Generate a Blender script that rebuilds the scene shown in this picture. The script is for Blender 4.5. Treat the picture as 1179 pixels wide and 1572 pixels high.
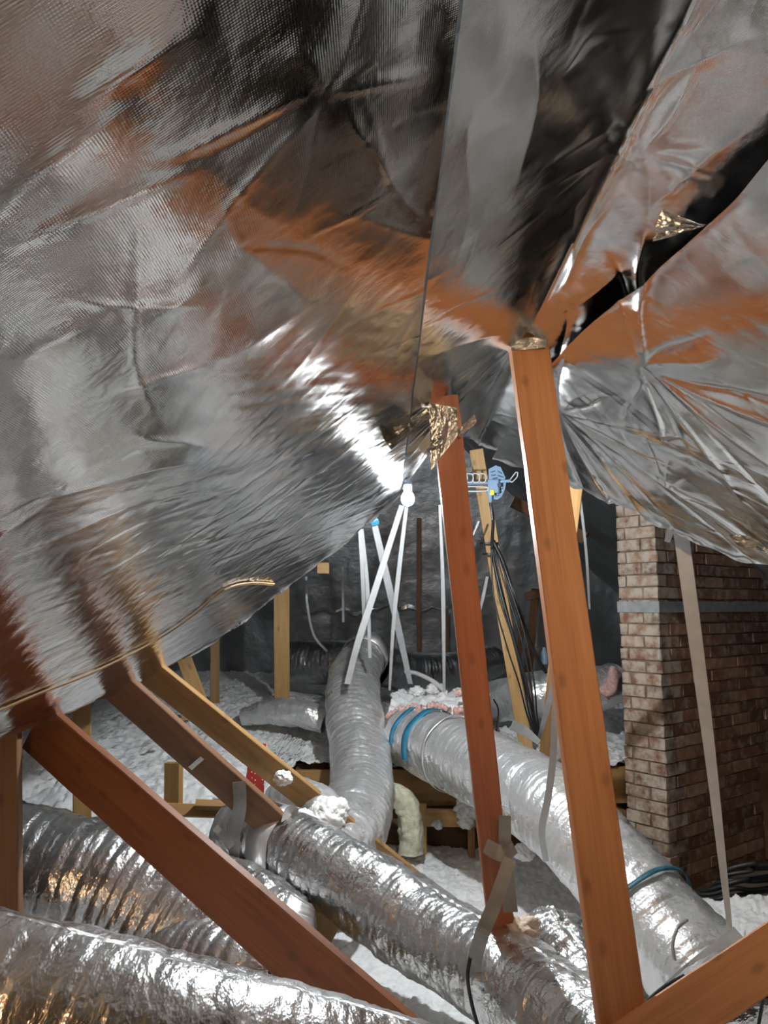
import bpy, math, random
import numpy as np
from mathutils import Vector, Matrix

# ------------------------------------------------------------------ camera, world, light, exposure
SC = bpy.context.scene
COL = SC.collection
for o in list(bpy.data.objects):
    bpy.data.objects.remove(o, do_unlink=True)
CZ = 1.7                       # camera height above the lower attic floor
PITCH = math.radians(7.0)
FPX, CX, CY = 1180.0, 589.5, 786.0
cam_d = bpy.data.cameras.new('camera')
cam = bpy.data.objects.new('camera', cam_d)
COL.objects.link(cam)
cam.location = (0, 0, CZ)
cam.rotation_euler = (math.pi / 2 + PITCH, 0, 0)
cam_d.sensor_fit = 'VERTICAL'
cam_d.sensor_height = 36.0
cam_d.lens = 36.0 * FPX / 1572.0
cam_d.clip_start = 0.02
SC.camera = cam

world = bpy.data.worlds.new('world')
SC.world = world
world.use_nodes = True
world.node_tree.nodes['Background'].inputs[0].default_value = (0.05, 0.05, 0.055, 1)
world.node_tree.nodes['Background'].inputs[1].default_value = 0.2
SC.view_settings.view_transform = 'Standard'
SC.view_settings.look = 'None'
SC.view_settings.gamma = 1.0
SC.view_settings.use_curve_mapping = False
SC.view_settings.exposure = 0.0
cy = SC.cycles
cy.use_denoising = True
cy.max_bounces = 6
cy.diffuse_bounces = 3
cy.glossy_bounces = 4
cy.sample_clamp_indirect = 4.0
cy.sample_clamp_direct = 0.0
cy.caustics_reflective = True
cy.blur_glossy = 0.4
cy.use_adaptive_sampling = True
cy.adaptive_threshold = 0.05

BULB_STRENGTH = 3500.0         # bare bulb hanging at the end of the foil (cool white)
LAMP_POS = (0.36, -0.12, CZ + 0.50)   # warm work lamp hanging just behind the camera
LAMP_POWER = 95.0
LAMP_AIM = (0.46, 1.0, 0.10)           # aim of the hood, added to keep light off the left brace
GLINT_POS = (-1.00, 1.40, CZ - 0.42)     # small warm lamp added out of view on the left for gold glints
GLINT_POWER = 8.0
GLINT_COLOR = (1.0, 0.58, 0.27)
LAMP_COLOR = (1.0, 0.72, 0.45)

# ------------------------------------------------------------------ helpers: geometry of the view
ST, CT = math.sin(PITCH), math.cos(PITCH)


def ray(px, py):
    u = (px - CX) / FPX
    v = (CY - py) / FPX
    den = CT - v * ST
    return u / den, (ST + v * CT) / den          # X and Z per unit of forward distance Y


def P(px, py, y):
    rx, rz = ray(px, py)
    return Vector((rx * y, y, CZ + rz * y))


RX0, RZ0 = 0.47, 0.87
SLL, SLR, SLY = 0.76, 0.85, -0.03                  # ridge of the foil above the camera, slope


def foil_base(X, Y):
    X = np.asarray(X, dtype=np.float64)
    zl = RZ0 + SLL * (X - RX0)
    zr = RZ0 - SLR * (X - RX0)
    k = 0.012
    return -k * np.logaddexp(-zl / k, -zr / k) + SLY * (np.asarray(Y, dtype=np.float64) - 2.43)


def PL(px, py, ymax=6.0):
    """point of the foil ceiling that shows at this pixel -> (X, Y)"""
    rx, rz = ray(px, py)
    ys = np.linspace(0.05, ymax, 6000)
    hit = np.nonzero(rz * ys > foil_base(rx * ys, ys))[0]
    y = ys[hit[0]] if len(hit) else ymax
    return rx * y, y


# ------------------------------------------------------------------ helpers: numpy noise
def _hash(ix, iy, seed):
    n = (ix * 374761393 + iy * 668265263 + seed * 974634777) & 0xFFFFFFFF
    n = ((n ^ (n >> 13)) * 1274126177) & 0xFFFFFFFF
    n = n ^ (n >> 16)
    return (n & 0xFFFFFF) / float(0xFFFFFF)


def vnoise(x, y, seed=0):
    x = np.asarray(x, dtype=np.float64)
    y = np.asarray(y, dtype=np.float64)
    ix = np.floor(x).astype(np.int64)
    iy = np.floor(y).astype(np.int64)
    fx = x - ix
    fy = y - iy
    fx = fx * fx * fx * (fx * (fx * 6 - 15) + 10)
    fy = fy * fy * fy * (fy * (fy * 6 - 15) + 10)
    a = _hash(ix, iy, seed); b = _hash(ix + 1, iy, seed)
    c = _hash(ix, iy + 1, seed); d = _hash(ix + 1, iy + 1, seed)
    return (a + (b - a) * fx + (c - a) * fy + (a - b - c + d) * fx * fy) * 2 - 1


def fbm(x, y, seed=0, octv=4, gain=0.5, lac=2.03):
    s = 0; a = 1; t = 0
    for o in range(octv):
        s = s + a * vnoise(x, y, seed + 17 * o)
        t += a
        x = x * lac + 3.7; y = y * lac - 1.3; a *= gain
    return s / t


def ridged(x, y, seed=0, octv=3):
    s = 0; a = 1; t = 0
    for o in range(octv):
        s = s + a * (1 - 2 * np.abs(vnoise(x, y, seed + 31 * o)))
        t += a
        x = x * 2.1 + 5.1; y = y * 2.1 + 2.3; a *= 0.5
    return s / t


def sstep(a, b, x):
    t = np.clip((np.asarray(x, dtype=np.float64) - a) / (b - a), 0, 1)
    return t * t * (3 - 2 * t)


# ------------------------------------------------------------------ helpers: objects
def mesh_from(name, verts, faces, smooth=False, uv=None):
    me = bpy.data.meshes.new(name)
    verts = np.asarray(verts, dtype=np.float32)
    if isinstance(faces, np.ndarray):
        n, k = faces.shape
        me.vertices.add(len(verts))
        me.vertices.foreach_set('co', verts.ravel())
        me.loops.add(n * k)
        me.loops.foreach_set('vertex_index', faces.astype(np.int32).ravel())
        me.polygons.add(n)
        me.polygons.foreach_set('loop_start', np.arange(0, n * k, k, dtype=np.int32))
        me.polygons.foreach_set('loop_total', np.full(n, k, dtype=np.int32))
        if uv is not None:
            l = me.uv_layers.new(name='UVMap')
            l.data.foreach_set('uv', np.asarray(uv, dtype=np.float32)[faces.ravel()].ravel())
        me.update(calc_edges=True)
    else:
        me.from_pydata([tuple(map(float, v)) for v in verts], [], faces)
        me.update()
    if smooth:
        me.polygons.foreach_set('use_smooth', np.ones(len(me.polygons), dtype=bool))
    return me


def link(name, me, mat=None, parent=None):
    o = bpy.data.objects.new(name, me)
    COL.objects.link(o)
    if mat is not None and me is not None and not me.materials:
        me.materials.append(mat)
    if parent is not None:
        o.parent = parent
        o.matrix_parent_inverse = parent.matrix_world.inverted()
    return o


def tag(o, label, cat=None, group=None, kind=None):
    o['label'] = label
    if cat: o['category'] = cat
    if group: o['group'] = group
    if kind: o['kind'] = kind
    return o


def empty(name, loc):
    o = bpy.data.objects.new(name, None)
    COL.objects.link(o)
    o.location = loc
    o.empty_display_size = 0.05
    bpy.context.view_layer.update()
    return o


def grid_faces(nu, nv, wrap_v=False):
    i = np.arange(nu - 1)[:, None]
    j = np.arange(nv if wrap_v else nv - 1)[None, :]
    j2 = (j + 1) % nv
    a = i * nv + j; b = (i + 1) * nv + j; c = (i + 1) * nv + j2; d = i * nv + j2
    return np.stack([a, b, c, d], -1).reshape(-1, 4)


def catmull(pts, n):
    pts = [np.array(p, dtype=float) for p in pts]
    if len(pts) == 2:
        t = np.linspace(0, 1, n)[:, None]
        return pts[0] * (1 - t) + pts[1] * t
    q = [2 * pts[0] - pts[1]] + pts + [2 * pts[-1] - pts[-2]]
    dense = []
    for k in range(len(pts) - 1):
        p0, p1, p2, p3 = q[k:k + 4]
        t = np.linspace(0, 1, 60, endpoint=False)[:, None]
        dense.append(0.5 * ((2 * p1) + (-p0 + p2) * t + (2 * p0 - 5 * p1 + 4 * p2 - p3) * t ** 2 +
                            (-p0 + 3 * p1 - 3 * p2 + p3) * t ** 3))
    dense.append(pts[-1][None, :])
    d = np.concatenate(dense)
    s = np.concatenate([[0], np.cumsum(np.linalg.norm(np.diff(d, axis=0), axis=1))])
    si = np.linspace(0, s[-1], n)
    return np.stack([np.interp(si, s, d[:, c]) for c in range(d.shape[1])], -1)


def frames(path, up0=(0, 0, 1)):
    T = np.gradient(path, axis=0)
    T /= np.linalg.norm(T, axis=1)[:, None] + 1e-12
    N = np.zeros_like(T)
    n = np.array(up0, dtype=float)
    n = n - T[0] * n.dot(T[0])
    if np.linalg.norm(n) < 1e-3:
        n = np.array([1.0, 0, 0]) - T[0] * T[0][0]
    N[0] = n / np.linalg.norm(n)
    for i in range(1, len(T)):
        n = N[i - 1] - T[i] * N[i - 1].dot(T[i])
        N[i] = n / np.linalg.norm(n)
    B = np.cross(T, N)
    return T, N, B


def tube_mesh(name, path, rad, seg=12, rfun=None, cap=True, smooth=True):
    path = np.asarray(path, dtype=float)
    n = len(path)
    rad = np.broadcast_to(np.asarray(rad, dtype=float), (n,)) if np.ndim(rad) == 0 else np.asarray(rad, dtype=float)
    T, N, B = frames(path)
    th = np.linspace(0, 2 * math.pi, seg, endpoint=False)
    s = np.concatenate([[0], np.cumsum(np.linalg.norm(np.diff(path, axis=0), axis=1))])
    R = np.repeat(rad[:, None], seg, 1)
    if rfun is not None:
        R = R + rfun(s[:, None], th[None, :], R)
    V = path[:, None, :] + R[:, :, None] * (np.cos(th)[None, :, None] * N[:, None, :] + np.sin(th)[None, :, None] * B[:, None, :])
    V = V.reshape(-1, 3)
    F = grid_faces(n, seg, True)
    uv = np.stack([np.repeat(s, seg), np.tile(th / (2 * math.pi), n)], -1)
    if cap:
        c0, c1 = len(V), len(V) + 1
        V = np.concatenate([V, path[:1], path[-1:]])
        uv = np.concatenate([uv, [[0, 0], [s[-1], 0]]])
        j = np.arange(seg); j2 = (j + 1) % seg
        f0 = np.stack([np.full(seg, c0), j2, j, j], -1)
        f1 = np.stack([np.full(seg, c1), (n - 1) * seg + j, (n - 1) * seg + j2, (n - 1) * seg + j2], -1)
        faces = [tuple(f) for f in F.tolist()] + [(a, b, c) for a, b, c, _ in f0.tolist()] + [(a, b, c) for a, b, c, _ in f1.tolist()]
        if len(F) > 3000:
            faces = F                                  # big ducts: open ends run under other things
            V = V[:-2]; uv = uv[:-2]
            return mesh_from(name, V, faces, smooth, uv)
        me = mesh_from(name, V, faces, smooth)
        return me
    return mesh_from(name, V, F, smooth, uv)


def box_mesh(name, sx, sy, sz, bev=0.0, centre=(0, 0, 0), seed=None, segs=1, wob=0.0):
    """bevelled box; long along z; wob = slight unevenness"""
    rnd = random.Random(seed)
    b = bev
    prof = [(-sx / 2 + b, -sy / 2), (sx / 2 - b, -sy / 2), (sx / 2, -sy / 2 + b), (sx / 2, sy / 2 - b),
            (sx / 2 - b, sy / 2), (-sx / 2 + b, sy / 2), (-sx / 2, sy / 2 - b), (-sx / 2, -sy / 2 + b)] if b > 0 else \
           [(-sx / 2, -sy / 2), (sx / 2, -sy / 2), (sx / 2, sy / 2), (-sx / 2, sy / 2)]
    k = len(prof)
    V = []; F = []
    for i in range(segs + 1):
        z = -sz / 2 + sz * i / segs
        dx = rnd.uniform(-wob, wob); dy = rnd.uniform(-wob, wob)
        for (x, y) in prof:
            V.append((x + dx + centre[0], y + dy + centre[1], z + centre[2]))
    for i in range(segs):
        for j in range(k):
            F.append((i * k + j, i * k + (j + 1) % k, (i + 1) * k + (j + 1) % k, (i + 1) * k + j))
    F.append(tuple(reversed(range(k))))
    F.append(tuple(range(segs * k, segs * k + k)))
    return mesh_from(name, V, F)


def ribbon_mesh(name, path, width, thick=0.0015, face=None, twist=0.0, sag=None):
    """flat strap swept along path; face = direction the flat side looks to"""
    path = np.asarray(path, dtype=float)
    n = len(path)
    T = np.gradient(path, axis=0)
    T /= np.linalg.norm(T, axis=1)[:, None]
    V = []
    w = np.broadcast_to(np.asarray(width, dtype=float), (n,)) if np.ndim(width) == 0 else np.interp(np.linspace(0, 1, n), np.linspace(0, 1, len(width)), width)
    for i in range(n):
        f = np.array(face(path[i]) if callable(face) else (face if face is not None else -path[i] + np.array([0, 0, CZ])), dtype=float)
        f = f - T[i] * f.dot(T[i])
        f /= np.linalg.norm(f) + 1e-9
        sd = np.cross(T[i], f)
        a = twist * (i / max(1, n - 1))
        sd, f = sd * math.cos(a) + f * math.sin(a), f * math.cos(a) - sd * math.sin(a)
        for sx, sf in ((-1, -1), (1, -1), (1, 1), (-1, 1)):
            V.append(path[i] + sd * sx * w[i] / 2 + f * sf * thick / 2)
    F = [tuple(f) for f in grid_faces(n, 4, True).tolist()]
    F.append((3, 2, 1, 0)); F.append(tuple(range(4 * n - 4, 4 * n)))
    return mesh_from(name, V, F)


# ------------------------------------------------------------------ materials
def new_mat(name):
    m = bpy.data.materials.new(name)
    m.use_nodes = True
    nt = m.node_tree
    for n in list(nt.nodes):
        nt.nodes.remove(n)
    out = nt.nodes.new('ShaderNodeOutputMaterial')
    b = nt.nodes.new('ShaderNodeBsdfPrincipled')
    nt.links.new(b.outputs[0], out.inputs[0])
    return m, nt, b


def nd(nt, typ, **kw):
    n = nt.nodes.new(typ)
    for k, v in kw.items():
        if k.startswith('i_'):
            key = k[2:].replace('_', ' ')
            n.inputs[key].default_value = v
        else:
            setattr(n, k, v)
    return n


def ramp(nt, src, stops):
    r = nt.nodes.new('ShaderNodeValToRGB')
    e = r.color_ramp.elements
    e[0].position, e[0].color = stops[0][0], (*stops[0][1], 1)
    e[1].position, e[1].color = stops[-1][0], (*stops[-1][1], 1)
    for p, c in stops[1:-1]:
        x = e.new(p); x.color = (*c, 1)
    nt.links.new(src, r.inputs[0])
    return r.outputs[0]


def mapping(nt, scale, coord='Object'):
    tc = nt.nodes.new('ShaderNodeTexCoord')
    mp = nt.nodes.new('ShaderNodeMapping')
    mp.inputs['Scale'].default_value = scale
    nt.links.new(tc.outputs[coord], mp.inputs[0])
    return mp.outputs[0]


def noise(nt, vec, scale, detail=4, rough=0.55, dist=0.0):
    n = nt.nodes.new('ShaderNodeTexNoise')
    n.inputs['Scale'].default_value = scale
    n.inputs['Detail'].default_value = detail
    n.inputs['Roughness'].default_value = rough
    n.inputs['Distortion'].default_value = dist
    if vec is not None: nt.links.new(vec, n.inputs['Vector'])
    return n.outputs['Fac']


def bump(nt, b, h, strength, dist, prev=None):
    bp = nt.nodes.new('ShaderNodeBump')
    bp.inputs['Strength'].default_value = strength
    bp.inputs['Distance'].default_value = dist
    nt.links.new(h, bp.inputs['Height'])
    if prev is not None: nt.links.new(prev, bp.inputs['Normal'])
    nt.links.new(bp.outputs[0], b.inputs['Normal'])
    return bp.outputs[0]


def math_n(nt, op, a, bb):
    m = nt.nodes.new('ShaderNodeMath'); m.operation = op
    for i, v in enumerate((a, bb)):
        if isinstance(v, (int, float)): m.inputs[i].default_value = v
        else: nt.links.new(v, m.inputs[i])
    return m.outputs[0]


def foil_mat(name, col, rlo, rhi, weave=0.3, crumple=0.25, cs=14.0):
    m, nt, b = new_mat(name)
    b.inputs['Metallic'].default_value = 1.0
    uvv = mapping(nt, (1, 1, 1), 'UV')
    n1 = noise(nt, uvv, 5.0, 2, 0.6)
    c = ramp(nt, n1, [(0.3, tuple(x * 0.9 for x in col)), (0.7, col)])
    nt.links.new(c, b.inputs['Base Color'])
    n2 = noise(nt, uvv, 9.0, 2, 0.6)
    mr = nd(nt, 'ShaderNodeMapRange')
    nt.links.new(n2, mr.inputs[0])
    mr.inputs[1].default_value = 0.35; mr.inputs[2].default_value = 0.7
    mr.inputs[3].default_value = rlo; mr.inputs[4].default_value = rhi
    nt.links.new(mr.outputs[0], b.inputs['Roughness'])
    prev = None
    if crumple:
        n3 = noise(nt, uvv, cs * 1.6, 3, 0.6, 0.0)
        prev = bump(nt, b, n3, crumple, 0.03)
    if weave:
        wx = nt.nodes.new('ShaderNodeTexWave'); wx.bands_direction = 'X'
        wy = nt.nodes.new('ShaderNodeTexWave'); wy.bands_direction = 'Y'
        for w in (wx, wy):
            w.inputs['Scale'].default_value = 105.0
            w.inputs['Distortion'].default_value = 0.4
            w.inputs['Detail'].default_value = 0.0
            nt.links.new(uvv, w.inputs['Vector'])
        h = math_n(nt, 'ADD', wx.outputs['Fac'], wy.outputs['Fac'])
        bump(nt, b, h, weave, 0.0006, prev)
    return m


def wood_mat(name, c_dark, c_mid, c_light, rough=0.62, knots=0.6):
    m, nt, b = new_mat(name)
    v = mapping(nt, (14, 14, 0.9))
    oi = nt.nodes.new('ShaderNodeObjectInfo')
    ad = nd(nt, 'ShaderNodeVectorMath', operation='ADD')
    cmb = nt.nodes.new('ShaderNodeCombineXYZ')
    nt.links.new(math_n(nt, 'MULTIPLY', oi.outputs['Random'], 37.0), cmb.inputs[0])
    nt.links.new(math_n(nt, 'MULTIPLY', oi.outputs['Random'], 11.0), cmb.inputs[2])
    nt.links.new(v, ad.inputs[0]); nt.links.new(cmb.outputs[0], ad.inputs[1])
    g = noise(nt, ad.outputs[0], 1.6, 6, 0.6, 0.5)
    col = ramp(nt, g, [(0.25, c_dark), (0.5, c_mid), (0.78, c_light)])
    # fine grain
    v2 = mapping(nt, (90, 90, 3))
    g2 = noise(nt, v2, 1.5, 3, 0.6)
    mx = nd(nt, 'ShaderNodeMix', data_type='RGBA', blend_type='MULTIPLY')
    mx.inputs[0].default_value = 0.5
    nt.links.new(col, mx.inputs[6])
    nt.links.new(ramp(nt, g2, [(0.3, (0.72, 0.7, 0.68)), (0.65, (1, 1, 1))]), mx.inputs[7])
    # knots
    vk = mapping(nt, (11, 11, 6.0))
    sp = nt.nodes.new('ShaderNodeSeparateXYZ'); nt.links.new(vk, sp.inputs[0])
    cb = nt.nodes.new('ShaderNodeCombineXYZ')
    nt.links.new(math_n(nt, 'ADD', sp.outputs[0], math_n(nt, 'MULTIPLY', oi.outputs['Random'], 37.0)), cb.inputs[0])
    nt.links.new(sp.outputs[2], cb.inputs[1])
    vo = nt.nodes.new('ShaderNodeTexVoronoi'); vo.voronoi_dimensions = '2D'; vo.inputs['Scale'].default_value = 1.0
    nt.links.new(cb.outputs[0], vo.inputs['Vector'])
    sc_ = nt.nodes.new('ShaderNodeSeparateColor'); nt.links.new(vo.outputs['Color'], sc_.inputs[0])
    few = math_n(nt, 'GREATER_THAN', sc_.outputs[0], 0.62)
    kf = math_n(nt, 'MULTIPLY', few, ramp(nt, vo.outputs['Distance'], [(0.06, (1, 1, 1)), (0.17, (0, 0, 0))]))
    kfac = math_n(nt, 'MULTIPLY', kf, knots)
    mx2 = nd(nt, 'ShaderNodeMix', data_type='RGBA', blend_type='MIX')
    nt.links.new(kfac, mx2.inputs[0])
    nt.links.new(mx.outputs[2], mx2.inputs[6])
    mx2.inputs[7].default_value = (*[x * 0.45 for x in c_dark], 1)
    nt.links.new(mx2.outputs[2], b.inputs['Base Color'])
    b.inputs['Roughness'].default_value = rough
    bump(nt, b, g2, 0.12, 0.004)
    return m


def plain_mat(name, col, rough=0.5, metal=0.0, var=0.12, scale=20.0, bmp=0.0, trans=0.0):
    m, nt, b = new_mat(name)
    v = mapping(nt, (1, 1, 1))
    n = noise(nt, v, scale, 4)
    c = ramp(nt, n, [(0.3, tuple(x * (1 - var) for x in col)), (0.7, tuple(min(1, x * (1 + var)) for x in col))])
    nt.links.new(c, b.inputs['Base Color'])
    b.inputs['Roughness'].default_value = rough
    b.inputs['Metallic'].default_value = metal
    if trans: b.inputs['Transmission Weight'].default_value = trans
    if bmp: bump(nt, b, n, bmp, 0.01)
    return m


def emit_mat(name, col, strength):
    m = bpy.data.materials.new(name)
    m.use_nodes = True
    nt = m.node_tree
    for n in list(nt.nodes): nt.nodes.remove(n)
    out = nt.nodes.new('ShaderNodeOutputMaterial')
    e = nt.nodes.new('ShaderNodeEmission')
    e.inputs[0].default_value = (*col, 1); e.inputs[1].default_value = strength
    nt.links.new(e.outputs[0], out.inputs[0])
    return m


def fluff_mat(name, c0, c1, scale=26.0):
    m, nt, b = new_mat(name)
    v = mapping(nt, (1, 1, 1))
    n = noise(nt, v, scale, 6, 0.7)
    nt.links.new(ramp(nt, n, [(0.3, c0), (0.65, c1)]), b.inputs['Base Color'])
    b.inputs['Roughness'].default_value = 0.95
    b.inputs['Specular IOR Level'].default_value = 0.1
    n2 = noise(nt, v, scale * 3, 4, 0.7)
    bump(nt, b, math_n(nt, 'ADD', n, math_n(nt, 'MULTIPLY', n2, 0.5)), 0.45, 0.02)
    return m


def brick_mat(name='brick_clay', lo=0.48, hi=0.72, mx_=0.6):
    m, nt, b = new_mat(name)
    oi = nt.nodes.new('ShaderNodeObjectInfo')
    v = mapping(nt, (1, 1, 1))
    ad = nd(nt, 'ShaderNodeVectorMath', operation='ADD')
    cmb = nt.nodes.new('ShaderNodeCombineXYZ')
    nt.links.new(math_n(nt, 'MULTIPLY', oi.outputs['Random'], 50.0), cmb.inputs[0])
    nt.links.new(v, ad.inputs[0]); nt.links.new(cmb.outputs[0], ad.inputs[1])
    base = ramp(nt, oi.outputs['Random'], [(0.0, (0.11, 0.046, 0.026)), (0.35, (0.155, 0.07, 0.04)), (0.7, (0.21, 0.10, 0.06)), (1.0, (0.27, 0.16, 0.10))])
    n = noise(nt, ad.outputs[0], 14.0, 6, 0.65)
    mx = nd(nt, 'ShaderNodeMix', data_type='RGBA', blend_type='MIX')
    nt.links.new(ramp(nt, n, [(lo, (0, 0, 0)), (hi, (mx_, mx_, mx_))]), mx.inputs[0])
    nt.links.new(base, mx.inputs[6])
    mx.inputs[7].default_value = (0.42, 0.36, 0.29, 1)       # smeared mortar
    nt.links.new(mx.outputs[2], b.inputs['Base Color'])
    b.inputs['Roughness'].default_value = 0.9
    bump(nt, b, n, 0.35, 0.02)
    return m


M = {}
M['foil'] = foil_mat('foil_barrier', (0.74, 0.73, 0.715), 0.08, 0.18, 0.055, 0.03)
M['foil_smooth'] = foil_mat('foil_flap', (0.80, 0.79, 0.77), 0.14, 0.24, 0.1, 0.35)
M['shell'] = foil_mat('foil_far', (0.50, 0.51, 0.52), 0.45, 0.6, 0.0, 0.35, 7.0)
M['duct'] = foil_mat('duct_sleeve', (0.80, 0.795, 0.79), 0.26, 0.42, 0.0, 0.30, 18.0)
M['duct'].node_tree.nodes['Principled BSDF'].inputs['Metallic'].default_value = 0.72
M['duct_near'] = foil_mat('duct_sleeve_dimmed', (0.74, 0.735, 0.73), 0.22, 0.36, 0.0, 0.30, 18.0)  # darker sleeve copy: the weaker bulb light on these ducts put into the material
M['duct_near'].node_tree.nodes['Principled BSDF'].inputs['Metallic'].default_value = 0.95
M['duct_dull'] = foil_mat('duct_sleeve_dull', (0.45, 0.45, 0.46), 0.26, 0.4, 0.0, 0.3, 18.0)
M['w_orange'] = wood_mat('timber_orange', (0.38, 0.155, 0.062), (0.53, 0.235, 0.10), (0.60, 0.29, 0.135), 0.55, 0.5)
M['w_red'] = wood_mat('timber_red', (0.24, 0.075, 0.032), (0.36, 0.12, 0.05), (0.42, 0.155, 0.07), 0.55, 0.4)
M['w_red_shaded'] = wood_mat('timber_red_shaded', (0.13, 0.038, 0.012), (0.21, 0.068, 0.021), (0.26, 0.095, 0.032), 0.5, 0.4)  # red timber darkened for the nearest brace: its shade put into the colour
M['w_brown'] = wood_mat('timber_brown', (0.11, 0.048, 0.019), (0.17, 0.078, 0.031), (0.22, 0.11, 0.046), 0.65, 0.5)
M['w_yellow'] = wood_mat('timber_yellow', (0.36, 0.20, 0.07), (0.52, 0.31, 0.12), (0.62, 0.40, 0.18), 0.6, 0.5)
M['w_dull'] = wood_mat('timber_dull', (0.20, 0.11, 0.035), (0.32, 0.18, 0.06), (0.40, 0.24, 0.09), 0.65, 0.5)
M['brick'] = brick_mat()
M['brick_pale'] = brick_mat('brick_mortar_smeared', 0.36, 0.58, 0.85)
M['mortar'] = plain_mat('mortar', (0.15, 0.115, 0.085), 0.95, 0, 0.25, 40, 0.4)
M['fluff'] = fluff_mat('insulation_white', (0.70, 0.70, 0.69), (0.88, 0.88, 0.87))
M['fluff_tan'] = fluff_mat('insulation_tan', (0.50, 0.40, 0.32), (0.72, 0.62, 0.52))
M['fluff_yel'] = fluff_mat('insulation_yellow', (0.36, 0.34, 0.22), (0.66, 0.65, 0.52))
M['pink'] = fluff_mat('insulation_pink', (0.42, 0.20, 0.17), (0.70, 0.50, 0.45), 60)
M['strap'] = plain_mat('strap_plastic', (0.46, 0.47, 0.48), 0.42, 0.0, 0.1, 12)
M['tape_grey'] = plain_mat('duct_tape', (0.25, 0.245, 0.235), 0.42, 0.3, 0.15, 15, 0.1)
M['tape_band'] = plain_mat('tape_band', (0.24, 0.25, 0.25), 0.6, 0.1, 0.2, 15, 0.1)
M['tape_blue'] = plain_mat('tape_blue', (0.015, 0.16, 0.27), 0.45, 0, 0.2, 12, 0.1)
M['tape_teal'] = plain_mat('tape_teal', (0.02, 0.10, 0.14), 0.45, 0, 0.2, 12, 0.1)
M['cable'] = plain_mat('cable_black', (0.012, 0.012, 0.013), 0.45, 0, 0.2, 10)
M['pipe_white'] = plain_mat('pipe_white', (0.72, 0.72, 0.72), 0.4, 0, 0.05, 10)
M['steel'] = plain_mat('galvanised_steel', (0.55, 0.55, 0.54), 0.4, 1.0, 0.2, 60)
M['plas_blue'] = plain_mat('plastic_blue', (0.24, 0.36, 0.52), 0.4, 0, 0.06, 10)
M['plas_dark'] = plain_mat('plastic_slot', (0.08, 0.10, 0.14), 0.5, 0, 0.1, 10)
M['rod_white'] = plain_mat('rod_white', (0.55, 0.58, 0.60), 0.35, 0, 0.05, 10)
M['label_yel'] = plain_mat('label_yellow', (0.80, 0.70, 0.03), 0.5, 0, 0.05, 10)
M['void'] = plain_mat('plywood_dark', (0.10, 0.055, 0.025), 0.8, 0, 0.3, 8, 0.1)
M['ply'] = plain_mat('plywood_floor', (0.10, 0.07, 0.045), 0.8, 0, 0.2, 6, 0.1)
M['bulb'] = emit_mat('bulb_glow', (0.90, 0.96, 1.0), BULB_STRENGTH)
M['lamp'] = emit_mat('lamp_glow', LAMP_COLOR, LAMP_POWER / (math.pi * 4 * math.pi * 0.032 ** 2))
M['glint_lamp'] = emit_mat('added_glint_glow', GLINT_COLOR, GLINT_POWER / (math.pi * 4 * math.pi * 0.03 ** 2))
M['glass'] = plain_mat('bottle_blue', (0.35, 0.55, 0.72), 0.15, 0, 0.05, 10)


def red_print_mat():
    m, nt, b = new_mat('red_printed_bag')
    v = mapping(nt, (1, 1, 1))
    vo = nt.nodes.new('ShaderNodeTexVoronoi'); vo.inputs['Scale'].default_value = 55.0
    nt.links.new(v, vo.inputs['Vector'])
    c = ramp(nt, vo.outputs['Distance'], [(0.18, (0.75, 0.6, 0.55)), (0.24, (0.28, 0.022, 0.015))])
    nt.links.new(c, b.inputs['Base Color'])
    b.inputs['Roughness'].default_value = 0.4
    return m


M['red'] = red_print_mat()

# ------------------------------------------------------------------ the setting: roof shell, floor, step
RNG = np.random.default_rng(4)


def shell_panel(name, A, B, Cc, D, nu, nv, amp, label, seed, cells=2.2):
    """wrinkled foil-lined roof panel spanned by four corners (A-B along u, A-D along v)"""
    A, B, Cc, D = [np.array(p, dtype=float) for p in (A, B, Cc, D)]
    u = np.linspace(0, 1, nu)[:, None, None]; v = np.linspace(0, 1, nv)[None, :, None]
    V = A * (1 - u) * (1 - v) + B * u * (1 - v) + Cc * u * v + D * (1 - u) * v
    n = np.cross(B - A, D - A); n /= np.linalg.norm(n)
    lu, lv = np.linalg.norm(B - A), np.linalg.norm(D - A)
    U = (u * lu)[:, :, 0] + 0 * v[:, :, 0]; W = (v * lv)[:, :, 0] + 0 * u[:, :, 0]
    d = amp * fbm(U * cells * 0.6, W * cells, seed, 3) + amp * 0.7 * ridged(U * cells * 1.6 + 0.8 * fbm(U, W, seed + 5), W * cells * 0.5, seed + 9, 3)
    V = V + d[:, :, None] * n
    uv = np.stack([U, W], -1).reshape(-1, 2)
    me = mesh_from(name, V.reshape(-1, 3), grid_faces(nu, nv), True, uv)
    o = link(name, me, M['shell'])
    tag(o, label, kind='structure')
    return o


RIX, RIZ = 0.6, CZ + 2.05
YB, YF = 9.8, -3.0
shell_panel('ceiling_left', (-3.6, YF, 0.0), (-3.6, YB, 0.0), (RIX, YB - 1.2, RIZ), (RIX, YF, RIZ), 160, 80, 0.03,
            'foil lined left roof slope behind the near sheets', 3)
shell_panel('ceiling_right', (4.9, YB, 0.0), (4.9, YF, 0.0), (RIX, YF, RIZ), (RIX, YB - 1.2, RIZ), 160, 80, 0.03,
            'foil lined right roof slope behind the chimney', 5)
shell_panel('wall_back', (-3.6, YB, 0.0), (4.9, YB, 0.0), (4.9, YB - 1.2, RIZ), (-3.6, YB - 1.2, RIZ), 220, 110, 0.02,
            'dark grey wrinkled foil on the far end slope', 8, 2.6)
me = mesh_from('wall_front', [(-3.6, YF, 0), (4.9, YF, 0), (RIX, YF, RIZ)], [(0, 1, 2)])
tag(link('wall_front', me, M['void']), 'dark gable end behind the camera', kind='structure')
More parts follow.
